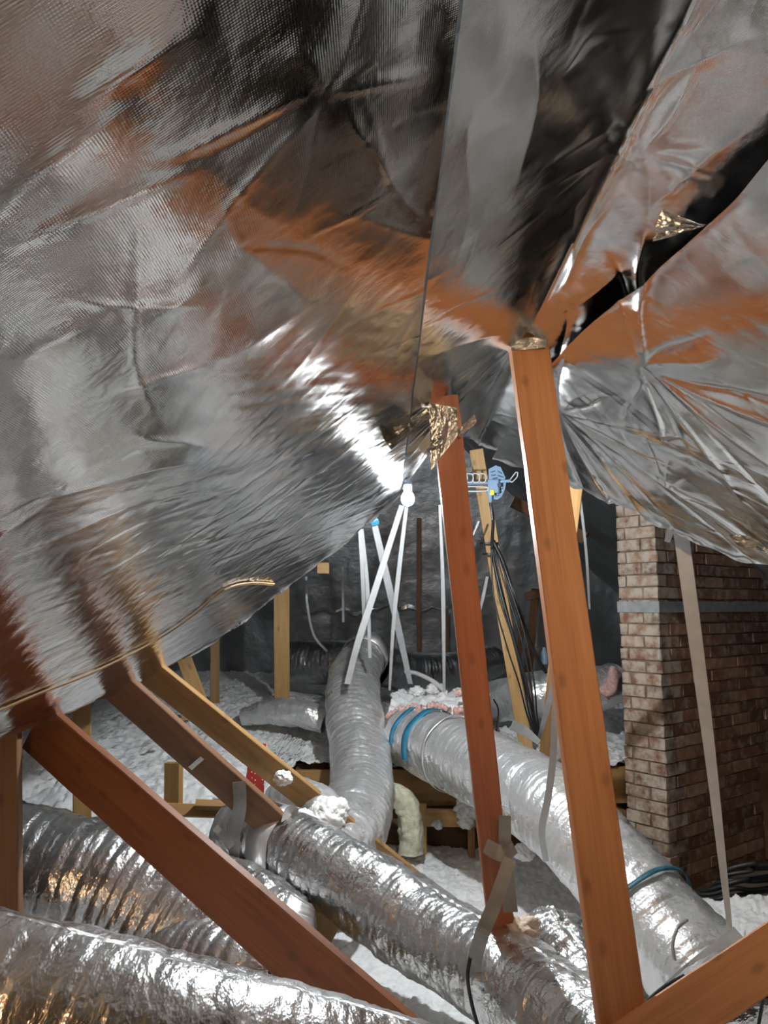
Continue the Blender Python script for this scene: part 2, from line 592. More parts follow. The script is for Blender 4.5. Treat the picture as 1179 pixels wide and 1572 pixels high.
me = mesh_from('floor', [(-3.7, YF - 0.1, -0.12), (5, YF - 0.1, -0.12), (5, YB + 0.1, -0.12), (-3.7, YB + 0.1, -0.12),
                         (-3.7, YF - 0.1, 0.0), (5, YF - 0.1, 0.0), (5, YB + 0.1, 0.0), (-3.7, YB + 0.1, 0.0)],
               [(3, 2, 1, 0), (4, 5, 6, 7), (0, 1, 5, 4), (1, 2, 6, 5), (2, 3, 7, 6), (3, 0, 4, 7)])
tag(link('floor', me, M['ply']), 'attic floor under the loose insulation', kind='structure')

# raised platform step (dark vertical face under the rim beam)
STEP_Y = 5.36
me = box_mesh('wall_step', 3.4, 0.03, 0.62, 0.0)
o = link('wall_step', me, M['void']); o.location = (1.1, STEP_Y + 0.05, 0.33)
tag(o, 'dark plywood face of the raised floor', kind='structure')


# ------------------------------------------------------------------ loose insulation (heightfields)
def up_height(X, Y):
    z = -1.14 + 0.24 * sstep(4.2, 7.4, Y) + 0.10 * sstep(-0.3, -1.4, X)
    z = z - 0.30 * sstep(4.75, 4.05, Y) * sstep(-0.35, -0.8, X)
    z = z + 0.045 * fbm(X * 1.7, Y * 1.7, 11, 3) + 0.04 * fbm(X * 7, Y * 7, 12, 3) + 0.03 * np.abs(fbm(X * 20, Y * 20, 13, 2)) + 0.012 * fbm(X * 60, Y * 60, 14, 2)
    return z


def low_height(X, Y):
    z = -1.60 + 0.05 * fbm(X * 1.4, Y * 1.4, 21, 3) + 0.03 * fbm(X * 7, Y * 7, 22, 3) + 0.026 * np.abs(fbm(X * 22, Y * 22, 23, 2)) + 0.009 * fbm(X * 60, Y * 60, 24, 2)
    z = z + 0.09 * sstep(1.3, 1.7, X) * sstep(3.0, 3.6, Y) - 0.30 * sstep(1.25, 1.4, X) * sstep(4.22, 4.36, Y + 0.05 * vnoise(X * 5, Y, 4))
    z = z + 0.33 * sstep(3.5, 4.2, Y) * sstep(-0.45, -0.85, X)
    z = z + 0.28 * sstep(2.5, 2.1, Y)
    return z


def height_obj(name, x0, x1, y0f, y1, step, hf, label, seed, mat):
    nx = int((x1 - x0) / step); 
    xs = np.linspace(x0, x1, nx)
    ny = int((y1 - float(np.min(y0f(xs)))) / step)
    t = np.linspace(0, 1, ny)[None, :]
    X = np.repeat(xs[:, None], ny, 1)
    Y = y0f(xs)[:, None] * (1 - t) + y1 * t
    Z = hf(X, Y)
    # ragged front lip
    X2 = X + 0.012 * fbm(X * 30, Y * 30, seed, 2); Y2 = Y + 0.012 * fbm(X * 30 + 9, Y * 30, seed + 1, 2)
    V = np.stack([X2, Y2, Z + CZ], -1).reshape(-1, 3)
    me = mesh_from(name, V, grid_faces(nx, ny), True)
    o = link(name, me, mat)
    tag(o, label, 'insulation', kind='stuff')
    return o


height_obj('loose_insulation', -2.75, 3.9, lambda x: 4.05 + 1.24 * sstep(-0.80, -0.55, x) + np.maximum(0, 0.78 * (x - 1.85)) + 0.05 * vnoise(x * 6, x * 0, 3),
           9.75, 0.0125, up_height, 'white loose-fill insulation heaped over the raised floor at the back', 41, M['fluff'])
height_obj('loose_insulation', -2.3, 3.3, lambda x: 1.2 + 0 * x, 5.38, 0.0125, low_height,
           'white loose-fill insulation on the sunken floor between the ducts', 43, M['fluff'])

# ------------------------------------------------------------------ foil sheets of the near ceiling
EDGE_PX = [(-330, 1270), (-150, 1193), (-60, 1155), (0, 1129), (45, 1112), (110, 1090), (150, 1072), (195, 1056), (240, 1032), (290, 1005),
           (330, 984), (385, 945), (430, 908), (510, 848), (575, 792), (603, 768), (628, 740), (655, 700), (690, 672), (735, 684),
           (797, 705), (835, 714), (862, 722), (880, 737), (940, 758), (1000, 786), (1060, 812), (1130, 841), (1179, 853), (1300, 885), (1420, 915)]
EDGE = np.array([PL(*p) for p in EDGE_PX])
EDGE = EDGE[np.argsort(EDGE[:, 0])]


def y_end(X):
    return np.interp(X, EDGE[:, 0], EDGE[:, 1]) + 0.012 * vnoise(X * 14, X * 0 + 2, 7) + 0.006 * vnoise(X * 50, X * 0 + 4, 7)


# folds: pixel end points of creases seen in the sheets, converted to plan coordinates
FOLDS = []


def fold(p, q, amp, w):
    a, b = PL(*p), PL(*q)
    FOLDS.append((a, b, amp * 0.30, w))


for f in [((-40, 345), (215, 140), .016, .022), ((0, 380), (330, 245), .014, .014), ((215, 250), (505, 130), .012, .012),
          ((100, 170), (330, 10), .018, .03), ((505, 130), (640, 40), .014, .02), ((530, 135), (600, 280), .012, .02),
          ((460, 370), (625, 285), .006, .006), ((330, 300), (430, 440), .009, .03), ((430, 600), (560, 430), .008, .02),
          ((180, 600), (330, 560), .014, .02), ((200, 660), (340, 690), .014, .02), ((40, 760), (330, 700), .014, .02),
          ((20, 850), (240, 760), .012, .02), ((330, 560), (480, 470), .010, .03), ((210, 500), (330, 430), .01, .03),
          ((355, 830), (600, 640), .008, .012), ((300, 800), (560, 620), .008, .010), ((250, 880), (480, 720), .008, .012),
          ((380, 860), (610, 690), .008, .012), ((420, 800), (640, 650), .007, .010), ((150, 960), (330, 840), .010, .016),
          ((60, 930), (260, 830), .010, .016), ((300, 960), (520, 790), .007, .010), ((0, 560), (180, 480), .012, .03),
          ((740, 150), (700, 420), .014, .03), ((830, 60), (800, 300), .020, .035), ((830, 270), (980, 180), .020, .03),
          ((830, 300), (1010, 310), .018, .02), ((900, 290), (860, 470), .014, .02), ((960, 310), (830, 480), .012, .014),
          ((900, 60), (1100, 130), .016, .03), ((930, 220), (1170, 90), .016, .025), ((1000, 340), (1170, 250), .014, .02),
          ((860, 130), (920, 40), .014, .025), ((700, 450), (760, 300), .010, .02), ((640, 470), (590, 600), .008, .02)]:
    fold(*f)


def star(c, n, lmin, lmax, amp, w, a0, a1, seed):
    rnd = random.Random(seed)
    cx, cy_ = c
    for i in range(n):
        a = math.radians(a0 + (a1 - a0) * (i + rnd.uniform(-.3, .3)) / n)
        L = rnd.uniform(lmin, lmax)
        FOLDS.append(((cx, cy_), (cx + L * math.cos(a), cy_ + L * math.sin(a)), 0.38 * amp * rnd.uniform(0.5, 1.2) * (1 if i % 2 else -0.8), w * rnd.uniform(.6, 1.3)))


star(PL(808, 515), 14, .25, .9, .006, .016, 0, 360, 1)
star(PL(690, 630), 12, .2, .6, .010, .014, 90, 300, 2)
star(PL(862, 620), 15, .3, .9, .030, .018, -100, 80, 3)
star(PL(985, 545), 13, .25, .7, .028, .016, -120, 100, 4)
star(PL(1015, 735), 8, .2, .5, .012, .014, -170, 10, 5)
star(PL(60, 1105), 8, .15, .5, .008, .014, 180, 360, 6)
star(PL(990, 250), 9, .12, .4, .007, .016, 0, 360, 7)
star(PL(505, 130), 7, .08, .3, .010, .014, 0, 360, 8)


_r = random.Random(77)
for _i in range(170):
    _x = _r.uniform(-1.3, 1.5); _y = _r.uniform(0.3, 3.4)
    _a = _r.gauss(math.radians(62 if _x < 0.45 else 118), 0.45)
    _l = _r.uniform(0.12, 0.55)
    FOLDS.append(((_x, _y), (_x + _l * math.cos(_a), _y + _l * math.sin(_a)), _r.uniform(.0006, .0022) * _r.choice((-1, 1)), _r.uniform(.004, .011)))


def foil_disp(X, Y):
    d = 0.006 * fbm(X * 2.4, Y * 1.5, 51, 2) + 0.0012 * fbm(X * 9, Y * 6, 52, 3)
    # wrinkles running up the slope on the lower left, finer towards the lamp
    c, s = math.cos(0.55), math.sin(0.55)
    ua = X * c + Y * s; ub = -X * s + Y * c
    a2 = math.radians(63)
    ua = X * math.cos(a2) + Y * math.sin(a2); ub = -X * math.sin(a2) + Y * math.cos(a2)
    msk = sstep(0.35, -0.25, X) * sstep(0.9, 1.7, Y)
    d = d + msk * (0.0026 * ridged(ub * 9 + 0.5 * fbm(ua * 2, ub * 2, 60), ua * 1.6, 61, 2) + 0.0013 * ridged(ub * 26, ua * 3.2, 62, 2) + 0.0006 * ridged(ua * 30, ub * 6, 66, 2))
    mr = sstep(0.5, 0.8, X)
    d = d + mr * 0.004 * ridged(X * 4 + Y * 1.5, Y * 3 - X, 63, 3)
    d = d + 0.0003 * fbm(X * 40, Y * 30, 64, 3)
    for (a, b, amp, w) in FOLDS:
        ax, ay = a; bx, by = b
        dx, dy = bx - ax, by - ay
        L2 = dx * dx + dy * dy + 1e-9
        L = math.sqrt(L2)
        pad = 0.02 + 7 * w
        k = np.nonzero((X > min(ax, bx) - pad) & (X < max(ax, bx) + pad) & (Y > min(ay, by) - pad) & (Y < max(ay, by) + pad))
        if len(k[0]) == 0: continue
        x_, y_ = X[k], Y[k]
        t = ((x_ - ax) * dx + (y_ - ay) * dy) / L2
        perp = ((x_ - ax) * -dy + (y_ - ay) * dx) / L
        perp = perp + 0.02 * L * np.sin(t * 6 + amp * 900)
        env = np.clip(1 - (2 * np.clip(t, -0.2, 1.2) - 1) ** 2, 0, 1)
        wid = w * (0.35 + 0.9 * np.clip(t, 0, 1))
        d[k] -= amp * env * np.exp(-np.abs(perp) / wid)
    return d


def sheet(name, x0, x1, nx, ny, off, label, ynear=-0.9, xmin_fun=None, curl=None, lift=0.0):
    us = np.linspace(0, 1, nx)
    x = x0 + (x1 - x0) * us
    ye = y_end(x)
    t = np.linspace(0, 1, ny)[None, :] ** 0.85
    Y = ynear + (ye[:, None] - ynear) * t
    X = np.repeat(x[:, None], ny, 1)
    if xmin_fun is not None:
        sh = xmin_fun(Y)
        X = X + (sh[0] * (1 - us)[:, None] ** 2 + sh[1] * us[:, None] ** 4)
    Z = foil_base(X, Y) + foil_disp(X, Y) + off
    if lift:                                     # stretched nearly level past the ridge, clear of the next sheet
        Z = Z + lift * np.maximum(0, X - RX0 - 0.01) * sstep(2.75, 2.30, Y)
    if curl is not None:
        Z = Z + curl(us[:, None] + 0 * Y, X, Y)
    # loose lower hem
    hem = np.exp(-(ye[:, None] - Y) / 0.03)
    Z = Z - 0.012 * hem * (1 + 0.8 * vnoise(X * 20, Y * 5, 71))
    sl = np.where(X < RX0, (RX0 - X), (X - RX0)) * 1.28 * np.sign(X - RX0)
    V = np.stack([X, Y, Z + CZ], -1).reshape(-1, 3)
    uv = np.stack([sl, Y], -1).reshape(-1, 2)
    me = mesh_from(name, V, grid_faces(nx, ny), True, uv)
    o = link(name, me, M['foil'])
    tag(o, label, 'foil sheet', 'foil sheets of the ceiling')
    return o


def seamA(Y):      # sheet A ends a little short of the seam close to the camera
    return 0 * Y, -0.002 * sstep(1.5, 0.6, Y) + 0.002 * vnoise(Y * 3, Y * 0, 5)


def edgeC(Y):
    return 0.10 * sstep(2.5, 1.2, Y) + 0.05 * sstep(1.2, 0.2, Y) + 0.006 * vnoise(Y * 4, Y * 0, 6), 0 * Y


sheetA = sheet('foil_sheet', -1.55, 0.077, 420, 640, 0.0, 'large silver foil sheet on the left slope, streaked by the lamp',
               xmin_fun=seamA, curl=lambda u, X, Y: -0.010 * np.exp(-(1 - u) * 1.6 / 0.03))
sheetB = sheet('foil_sheet', 0.084, 1.05, 290, 520, 0.012, 'silver foil sheet along the ridge, meeting the bright orange post top', lift=0.38)
sheetC = sheet('foil_sheet', 0.535, 1.75, 320, 520, -0.012, 'silver foil sheet fanning in star folds on the right slope',
               xmin_fun=edgeC, curl=lambda u, X, Y: -0.018 - 0.006 * np.exp(-u * 1.2 / 0.02))


def flap(name, corners, y, parent, label, seed, amp=0.012, n=26):
    """small crumpled piece of the sheet hanging free; corners in pixels (tl, tr, br, bl), y per corner"""
    A, B, Cc, D = [np.array(P(px, py, yy)) for (px, py), yy in zip(corners, y)]
    u = np.linspace(0, 1, n)[:, None, None]; v = np.linspace(0, 1, n)[None, :, None]
    V = A * (1 - u) * (1 - v) + B * u * (1 - v) + Cc * u * v + D * (1 - u) * v
    nn = np.cross(B - A, D - A); nn /= np.linalg.norm(nn)
    U = u[:, :, 0] + 0 * v[:, :, 0]; W = v[:, :, 0] + 0 * u[:, :, 0]
    d = amp * ridged(U * 2.3, W * 2.1, seed, 3) + amp * 0.5 * fbm(U * 5, W * 5, seed + 1)
    V = V + d[:, :, None] * nn
    me = mesh_from(name, V.reshape(-1, 3), grid_faces(n, n), True, np.stack([U, W], -1).reshape(-1, 2) * 0.3)
    o = link(name, me, M['foil_smooth'], parent)
    o['label'] = label
    return o


flap('torn_flap', [(658, 618), (702, 626), (703, 668), (662, 722)], (2.36, 2.38, 2.40, 2.40), sheetB, 'torn foil flap hanging over the red post top', 3, 0.007)
flap('torn_flap', [(702, 660), (728, 636), (733, 648), (706, 672)], (2.40, 2.42, 2.42, 2.40), sheetB, 'small curled foil tear beside the red post', 4, 0.006)
flap('torn_flap', [(588, 672), (655, 628), (662, 640), (600, 690)], (2.35, 2.36, 2.36, 2.30), sheetA, 'folded foil edge left of the red post', 5, 0.008)
flap('torn_flap', [(1015, 322), (1085, 345), (1070, 352), (1000, 372)], (1.50, 1.46, 1.50, 1.55), sheetC, 'loose foil corner under the ridge edge', 6, 0.008)
flap('torn_flap', [(1118, 820), (1150, 822), (1185, 848), (1132, 838)], (2.50, 2.47, 2.45, 2.48), sheetC, 'crumpled gold-lit corner of the right sheet hem', 7, 0.012)
flap('torn_flap', [(782, 520), (842, 516), (838, 534), (785, 538)], (2.40, 2.40, 2.41, 2.41), sheetB, 'foil tucked round the orange post top', 8, 0.004)

# thin brown lath pinned along the lower left hem
pts = []
for px in [(-30, 1100), (60, 1062), (130, 1034), (200, 1002), (255, 972), (300, 940), (345, 903), (385, 893), (420, 895)]:
    x, y = PL(*px)
    pts.append((x, y, CZ + float(foil_base(np.array([x]), np.array([y]))[0] + foil_disp(np.array([x]), np.array([y]))[0]) - 0.008))
path = catmull(pts, 60)
me = ribbon_mesh('lath_strip', path, 0.013, 0.004, face=(0.648, 0, -0.762))
tag(link('lath_strip', me, M['w_dull']), 'thin brown lath running along the left foil hem', 'lath')


# ------------------------------------------------------------------ timbers
def timber(name, p0, p1, w, t, mat, label, cat='post', roll=0.0, group=None, hint=None, seed=0, front=True, ext0=0.0, ext1=0.0):
    p0, p1 = Vector(p0), Vector(p1)
    a = (p1 - p0)
    L = a.length
    a.normalize()
    p0 = p0 - a * ext0; p1 = p1 + a * ext1
    L = (p1 - p0).length
    mid = (p0 + p1) / 2
    n = Vector(hint) if hint is not None else Vector((0, 0, CZ)) - mid
    n = n - a * n.dot(a); n.normalize()
    n = Matrix.Rotation(math.radians(roll), 3, a) @ n
    side = a.cross(n); side.normalize()
    # local x = width, local y = towards the viewer, local z = along
    R = Matrix((side, -n, a)).transposed()
    if R.determinant() < 0:
        R = Matrix((-side, -n, a)).transposed()
    segs = max(3, int(L / 0.12))
    me = box_mesh(name, w, t, L, 0.0035, (0, 0, 0), seed, segs, 0.0009)
    o = link(name, me, M[mat])
    o.matrix_world = Matrix.Translation(mid - (n * t / 2 if front else Vector((0, 0, 0)))) @ R.to_4x4()
    tag(o, label, cat, group)
    return o


post1 = timber('wooden_post', P(812, 512, 2.43), P(962, 1600, 2.10), 0.128, 0.040, 'w_orange',
               'bright orange timber post, widest, in front of the right duct', seed=1, ext0=0.05, ext1=0.55, hint=(0.1, -1, 0.1))
post2 = timber('wooden_post', P(684, 622, 2.42), P(768, 1405, 2.78), 0.090, 0.040, 'w_red',
               'reddish brown timber post strapped with grey tape at its foot', seed=2, ext0=0.03, ext1=0.25, hint=(0.0, -1, 0.1))
brace1 = timber('wooden_brace', P(78, 1140, 2.80), P(588, 1590, 2.36), 0.184, 0.038, 'w_red_shaded',
                'nearest red-brown diagonal brace crossing the lower left ducts', 'brace', roll=34, seed=3, ext0=0.10, ext1=0.35)
brace2 = timber('wooden_brace', P(192, 1068, 3.27), P(392, 1246, 3.50), 0.140, 0.038, 'w_brown',
                'dark brown diagonal brace with a small metal plate and hanging tape', 'brace', roll=30, seed=4, ext0=0.08, ext1=0.12)
brace3 = timber('wooden_brace', P(238, 1040, 3.48), P(640, 1362, 4.25), 0.120, 0.038, 'w_dull',
                'long dull brown diagonal brace passing behind the middle duct', 'brace', roll=24, seed=5, ext0=0.06, ext1=0.1)
timber('wooden_brace', P(1215, 1445, 2.12), P(1000, 1590, 2.06), 0.128, 0.038, 'w_orange',
       'orange brace rising to the right edge from the bright post foot', 'brace', roll=0, seed=6, ext0=0.5, ext1=0.12)
timber('wooden_post', P(731, 690, 5.25), P(808, 1150, 5.5), 0.095, 0.04, 'w_yellow',
       'slim yellow timber post carrying the cable ties beside the aerial', seed=7, ext1=0.1)
timber('wooden_post', P(885, 728, 3.38), P(836, 1160, 4.9), 0.07, 0.04, 'w_yellow',
       'slim yellow strut half hidden behind the bright orange post', seed=8, ext1=0.1)
timber('wooden_post', P(432, 903, 6.3), P(433, 1072, 6.5), 0.128, 0.06, 'w_yellow',
       'short yellow upright standing in the insulation left of the middle duct', seed=9, ext0=0.02, ext1=0.1)
timber('wooden_post', P(330, 960, 6.6), P(330, 1066, 6.6), 0.078, 0.04, 'w_dull',
       'thin upright beside the leaning stub at the back left', seed=10, ext0=0.3, ext1=0.1)
timber('wooden_post', P(275, 990, 5.6), P(303, 1066, 5.7), 0.105, 0.04, 'w_yellow',
       'leaning yellow stub under the left foil hem', seed=11, ext0=0.25, ext1=0.1)
timber('wooden_post', P(125, 1060, 3.7), P(126, 1262, 3.75), 0.082, 0.06, 'w_dull',
       'brown upright behind the nearest brace over the left duct', seed=12, ext0=0.2, ext1=0.2)
timber('wooden_post', P(2, 1120, 2.66), P(4, 1450, 2.66), 0.102, 0.05, 'w_brown',
       'dark upright post at the left picture edge', seed=13, ext0=0.06, ext1=0.4, hint=(0.15, -1, 0))
timber('wooden_post', P(643, 795, 8.3), P(643, 1012, 8.5), 0.05, 0.04, 'w_brown',
       'thin far post against the back foil, behind the hanging straps', seed=14, ext1=0.3)
timber('wooden_post', P(686, 935, 8.6), P(686, 1003, 8.6), 0.04, 0.04, 'w_brown',
       'short thin far post just left of the reddish post', seed=15, ext1=0.3)
timber('wooden_post', P(560, 965, 8.6), P(560, 990, 8.6), 0.035, 0.03, 'w_dull',
       'tiny far upright showing above the middle duct top', seed=16, ext1=0.5)
timber('wooden_post', P(822, 905, 8.2), P(812, 1024, 8.4), 0.085, 0.05, 'w_brown',
       'far brown prop right of the cable bundle, with a bent top', seed=17, ext1=0.2)
timber('wooden_post', P(802, 945, 8.5), P(796, 1024, 8.6), 0.05, 0.04, 'w_brown',
       'narrow far prop just left of the bent brown one', seed=18, ext1=0.2)
timber('wooden_board', P(806, 916, 8.2), P(838, 908, 8.15), 0.09, 0.05, 'w_brown',
       'short board capping the far brown prop', 'board', seed=19)
timber('wooden_board', P(787, 770, 6.6), P(850, 802, 6.4), 0.105, 0.04, 'w_brown',
       'brown board end poking out of the back foil right of the aerial', 'board', seed=20, ext1=0.3)
timber('wooden_block', P(487, 872, 5.6), P(505, 872, 5.6), 0.08, 0.05, 'w_yellow',
       'small pale wood block pinned on the left foil above the back duct', 'wood block', seed=21)
# framing of the raised floor
timber('rim_beam', P(425, 1212, 5.28), P(985, 1205, 5.28), 0.235, 0.045, 'w_dull',
       'brown rim beam along the front of the raised floor', 'beam', hint=(0, -1, 0), seed=22, ext1=0.1)
timber('wooden_board', P(650, 1255, 5.2), P(815, 1258, 5.2), 0.11, 0.04, 'w_yellow',
       'pale board under the rim beam, dusted with insulation', 'board', hint=(0, -1, 0.1), seed=23)
timber('wooden_post', P(648, 1234, 5.2), P(648, 1300, 5.2), 0.06, 0.04, 'w_yellow',
       'pale stud at the left end of the low pale board', seed=24, hint=(0, -1, 0), ext1=0.2)
timber('wooden_post', P(724, 1264, 5.24), P(724, 1300, 5.24), 0.045, 0.04, 'w_dull',
       'short stud below the middle of the low pale board', seed=25, hint=(0, -1, 0), ext1=0.2)
timber('wooden_post', P(264, 1172, 4.0), P(262, 1275, 4.0), 0.085, 0.045, 'w_dull',
       'short stud standing on the cleat left of the middle brace', seed=26, hint=(-0.2, -1, 0.2), ext1=0.15)
timber('wooden_board', P(175, 1240, 3.96), P(392, 1246, 4.0), 0.06, 0.05, 'w_dull',
       'brown cleat lying in the insulation behind the nearest brace', 'board', hint=(0, -1, 0.4), seed=27)
timber('wooden_board', P(300, 1232, 3.93), P(365, 1234, 3.95), 0.035, 0.09, 'w_dull',
       'small offcut on top of the brown cleat', 'board', hint=(0, -1, 0.6), seed=28)
timber('wooden_board', P(528, 1345, 3.75), P(400, 1560, 3.0), 0.19, 0.04, 'w_dull',
       'wide brown plank under the wrapped duct joint', 'board', hint=(0.3, -0.7, 0.7), seed=29, ext0=0.1)
timber('wooden_board', P(900, 1240, 5.22), P(985, 1262, 5.22), 0.09, 0.04, 'w_brown',
       'dark board under the rim beam beside the chimney', 'board', hint=(0, -1, 0), seed=30)

# metal mending plate on the middle brace
bm_me = box_mesh('mending_plate', 0.022, 0.003, 0.075, 0.001)
o = link('mending_plate', bm_me, M['steel'], None)
pc = P(300, 1178, 3.36); nrm = (Vector((0, 0, CZ)) - pc).normalized()
R = brace2.matrix_world.to_3x3()
o.parent = brace2
nl = Vector((0, -1, 0))
o.matrix_parent_inverse = Matrix.Identity(4)
zloc = brace2.matrix_world.inverted() @ pc
o.matrix_basis = Matrix.Translation((0.012, -0.0215, zloc.z)) @ Matrix.Rotation(math.radians(90), 4, 'Y') @ Matrix.Identity(4)
o['label'] = 'small grey metal plate with holes'


# ------------------------------------------------------------------ chimney, brick by brick
def chimney():
    X0, Y0 = 1.667, 4.70              # near left corner
    W, D = 1.5, 0.28
    z0, ncourse, ch = CZ - 1.83, 37, 0.075
    root = empty('brick_chimney', (X0, Y0, z0))
    root.rotation_euler = (0, 0, math.radians(38))
    tag(root, 'tall brick chimney with a grey tape band, right of the posts', 'chimney')
    H = ncourse * ch
    core = box_mesh('mortar_core', W - 0.02, D - 0.02, H + 0.6, 0.0)
    link('mortar_core', core, M['mortar'], root).location = (W / 2, D / 2, H / 2 + 0.3)
    for c in root.children: c.matrix_parent_inverse = Matrix.Identity(4)
    rnd = random.Random(9)
    protos = []
    for k in range(4):                # a few slightly worn brick shapes per size
        protos.append({})

    def bm(lx, ly, k, mat='brick'):
        key = (round(lx, 3), round(ly, 3), mat)
        d = protos[k]
        if key not in d:
            me = box_mesh('brick', lx, ly, 0.064, 0.004, seed=k)
            rr = random.Random(k * 7 + 1)
            for v in me.vertices:
                v.co.x += rr.uniform(-.0025, .0025); v.co.y += rr.uniform(-.0025, .0025); v.co.z += rr.uniform(-.0025, .0025)
            me.materials.append(M[mat])
            d[key] = me
        return d[key]

    n = 0
    for c in range(ncourse):
        z = (c + 0.5) * ch
        odd = c % 2
        fr = []                        # front bricks: (x start, length)
        x = 0.0
        first = 0.215 if odd else 0.1025
        fr.append((0.0, first)); x = first + 0.01
        while x < W - 0.03:
            l = min(0.215, W - x)
            if l < 0.05: break
            fr.append((x, l)); x += l + 0.01
        # side bricks start behind the corner brick
        y = (0.1025 if odd else 0.215) + 0.01
        sd = []
        while y < D - 0.03:
            l = min(0.215, D - y)
            if l < 0.05: break
            sd.append((y, l)); y += l + 0.01
        for i, (xs, l) in enumerate(fr):
            dep = 0.1025 if (i > 0 or odd) else 0.215
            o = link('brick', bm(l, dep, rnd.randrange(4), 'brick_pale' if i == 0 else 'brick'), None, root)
            o.matrix_parent_inverse = Matrix.Identity(4)
            o.location = (xs + l / 2 + (-0.0 if i == 0 else rnd.uniform(-.003, .003)), dep / 2 + rnd.uniform(-.004, .004), z + rnd.uniform(-.002, .002))
            o.rotation_euler = (0, 0, rnd.uniform(-.012, .012)); n += 1
        for (ys, l) in sd:
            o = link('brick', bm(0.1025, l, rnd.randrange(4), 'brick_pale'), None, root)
            o.matrix_parent_inverse = Matrix.Identity(4)
            o.location = (0.051 + rnd.uniform(-.004, .004), ys + l / 2 + rnd.uniform(-.003, .003), z + rnd.uniform(-.002, .002))
            o.rotation_euler = (0, 0, rnd.uniform(-.012, .012)); n += 1
    # tape band round the stack
    e = 0.009; hb = 0.034; zc = CZ - z0 - 0.003
    ring = [(-e, -e), (W + e, -e), (W + e, D + e), (-e, D + e)]
    V = []; F = []
    for (x, y) in ring:
        V += [(x, y, zc - hb), (x, y, zc + hb)]
    for i in range(4):
        j = (i + 1) % 4
        F.append((2 * i, 2 * j, 2 * j + 1, 2 * i + 1))
    o = link('tape_band', mesh_from('tape_band', V, F), M['tape_band'], root)
    o.matrix_parent_inverse = Matrix.Identity(4)
    o['label'] = 'grey tape band round the chimney'
    return root


chimney()


# ------------------------------------------------------------------ flexible ducts
def duct_rfun(pitch, amp, seed, crinkle=0.008):
    def f(s, th, R):
        ph = s / pitch + th / (2 * math.pi)
        wob = 0.25 * fbm(s * 6 + 0 * th, np.cos(th) * 1.5 + np.sin(th) * 1.1, seed, 2)
        coil = np.abs(np.sin(math.pi * (ph + wob)))
        d = amp * (coil ** 0.7 - 0.6) * (0.7 + 0.8 * fbm(s * 5, np.cos(th) * 1.2 + np.sin(th) * 1.7, seed + 8, 2))
        d = d + crinkle * fbm(s * 14, (np.cos(th) * 2.2) + 3 * np.sin(th), seed + 2, 3)
        g = np.cos(th) * 1.7 + np.sin(th) * 1.2
        d = d - 0.55 * crinkle * np.maximum(0, ridged(s * 26 + 1.5 * g, g * 1.3 + s * 3, seed + 3, 2) - 0.1)
        d = d - 0.35 * crinkle * np.maximum(0, ridged(s * 9 - 3.0 * g, g * 2.1 - s * 4, seed + 6, 2) - 0.3)
        d = d + 0.012 * fbm(s * 3, np.cos(th) + np.sin(th) * 1.3, seed + 4, 2)
        return d
    return f


def duct(name, pts, rad, label, mat='duct', seed=0, pitch=0.042, amp=0.0028, seg=72, crinkle=0.009, density=190):
    pts = [np.array(p) for p in pts]
    rr = np.array(rad, dtype=float) if np.ndim(rad) else np.full(len(pts), rad)
    L = sum(np.linalg.norm(pts[i + 1] - pts[i]) for i in range(len(pts) - 1))
    n = int(L * density) + 8
    q = catmull([np.append(p, r) for p, r in zip(pts, rr)], n)
    root = empty(name, tuple(q[0, :3] - np.array([0, 0, q[0, 3]])))
    me = tube_mesh('sleeve', q[:, :3], q[:, 3], seg, duct_rfun(pitch, amp, seed, crinkle))
    link('sleeve', me, M[mat], root)
    tag(root, label, 'duct', 'flexible air ducts')
    root['_n'] = 1
    del root['_n']
    return root, q


def band(root, q, f, width, mat, label, name='tape_band', arc=None, extra=0.010):
    """tape wound round a duct at fraction f of its length; arc=(a0,a1) leaves it open"""
    i = int(f * (len(q) - 1))
    c = q[i, :3]; r = q[i, 3] + extra
    T, N, B = frames(q[:, :3])
    t, n, b = T[i], N[i], B[i]
    a0, a1 = arc if arc else (0, 2 * math.pi)
    th = np.linspace(a0, a1, 49)
    V = []
    for a in th:
        d = math.cos(a) * n + math.sin(a) * b
        rr = r + 0.002 * math.sin(a * 7)
        wv = 0.006 * math.sin(a * 3 + f * 9)
        for dw, dr in ((-width / 2, 0), (-width / 2, 0.003), (width / 2, 0.003), (width / 2, 0)):
            V.append(c + d * (rr + dr) + t * (dw + wv))
    F = grid_faces(len(th), 4, True)
    me = mesh_from(name, V, F)
    o = link(name, me, M[mat], root)
    o['label'] = label
    return o


# main duct, crossing from the joint on the left to the bottom right
d_main, q_main = duct('flexible_duct', [P(350, 1282, 3.75), P(440, 1300, 3.62), P(540, 1356, 3.38), P(650, 1428, 3.12), P(770, 1502, 2.75), P(900, 1600, 2.38), P(1020, 1720, 2.05)],
                      [.155, .158, .160, .160, .160, .162, .165], 'silver flexible duct with copper glints crossing the bottom centre', 'duct_near', seed=1)
band(d_main, q_main, 0.12, 0.11, 'duct', 'foil tape collar at the duct start', 'tape_collar', extra=0.012)

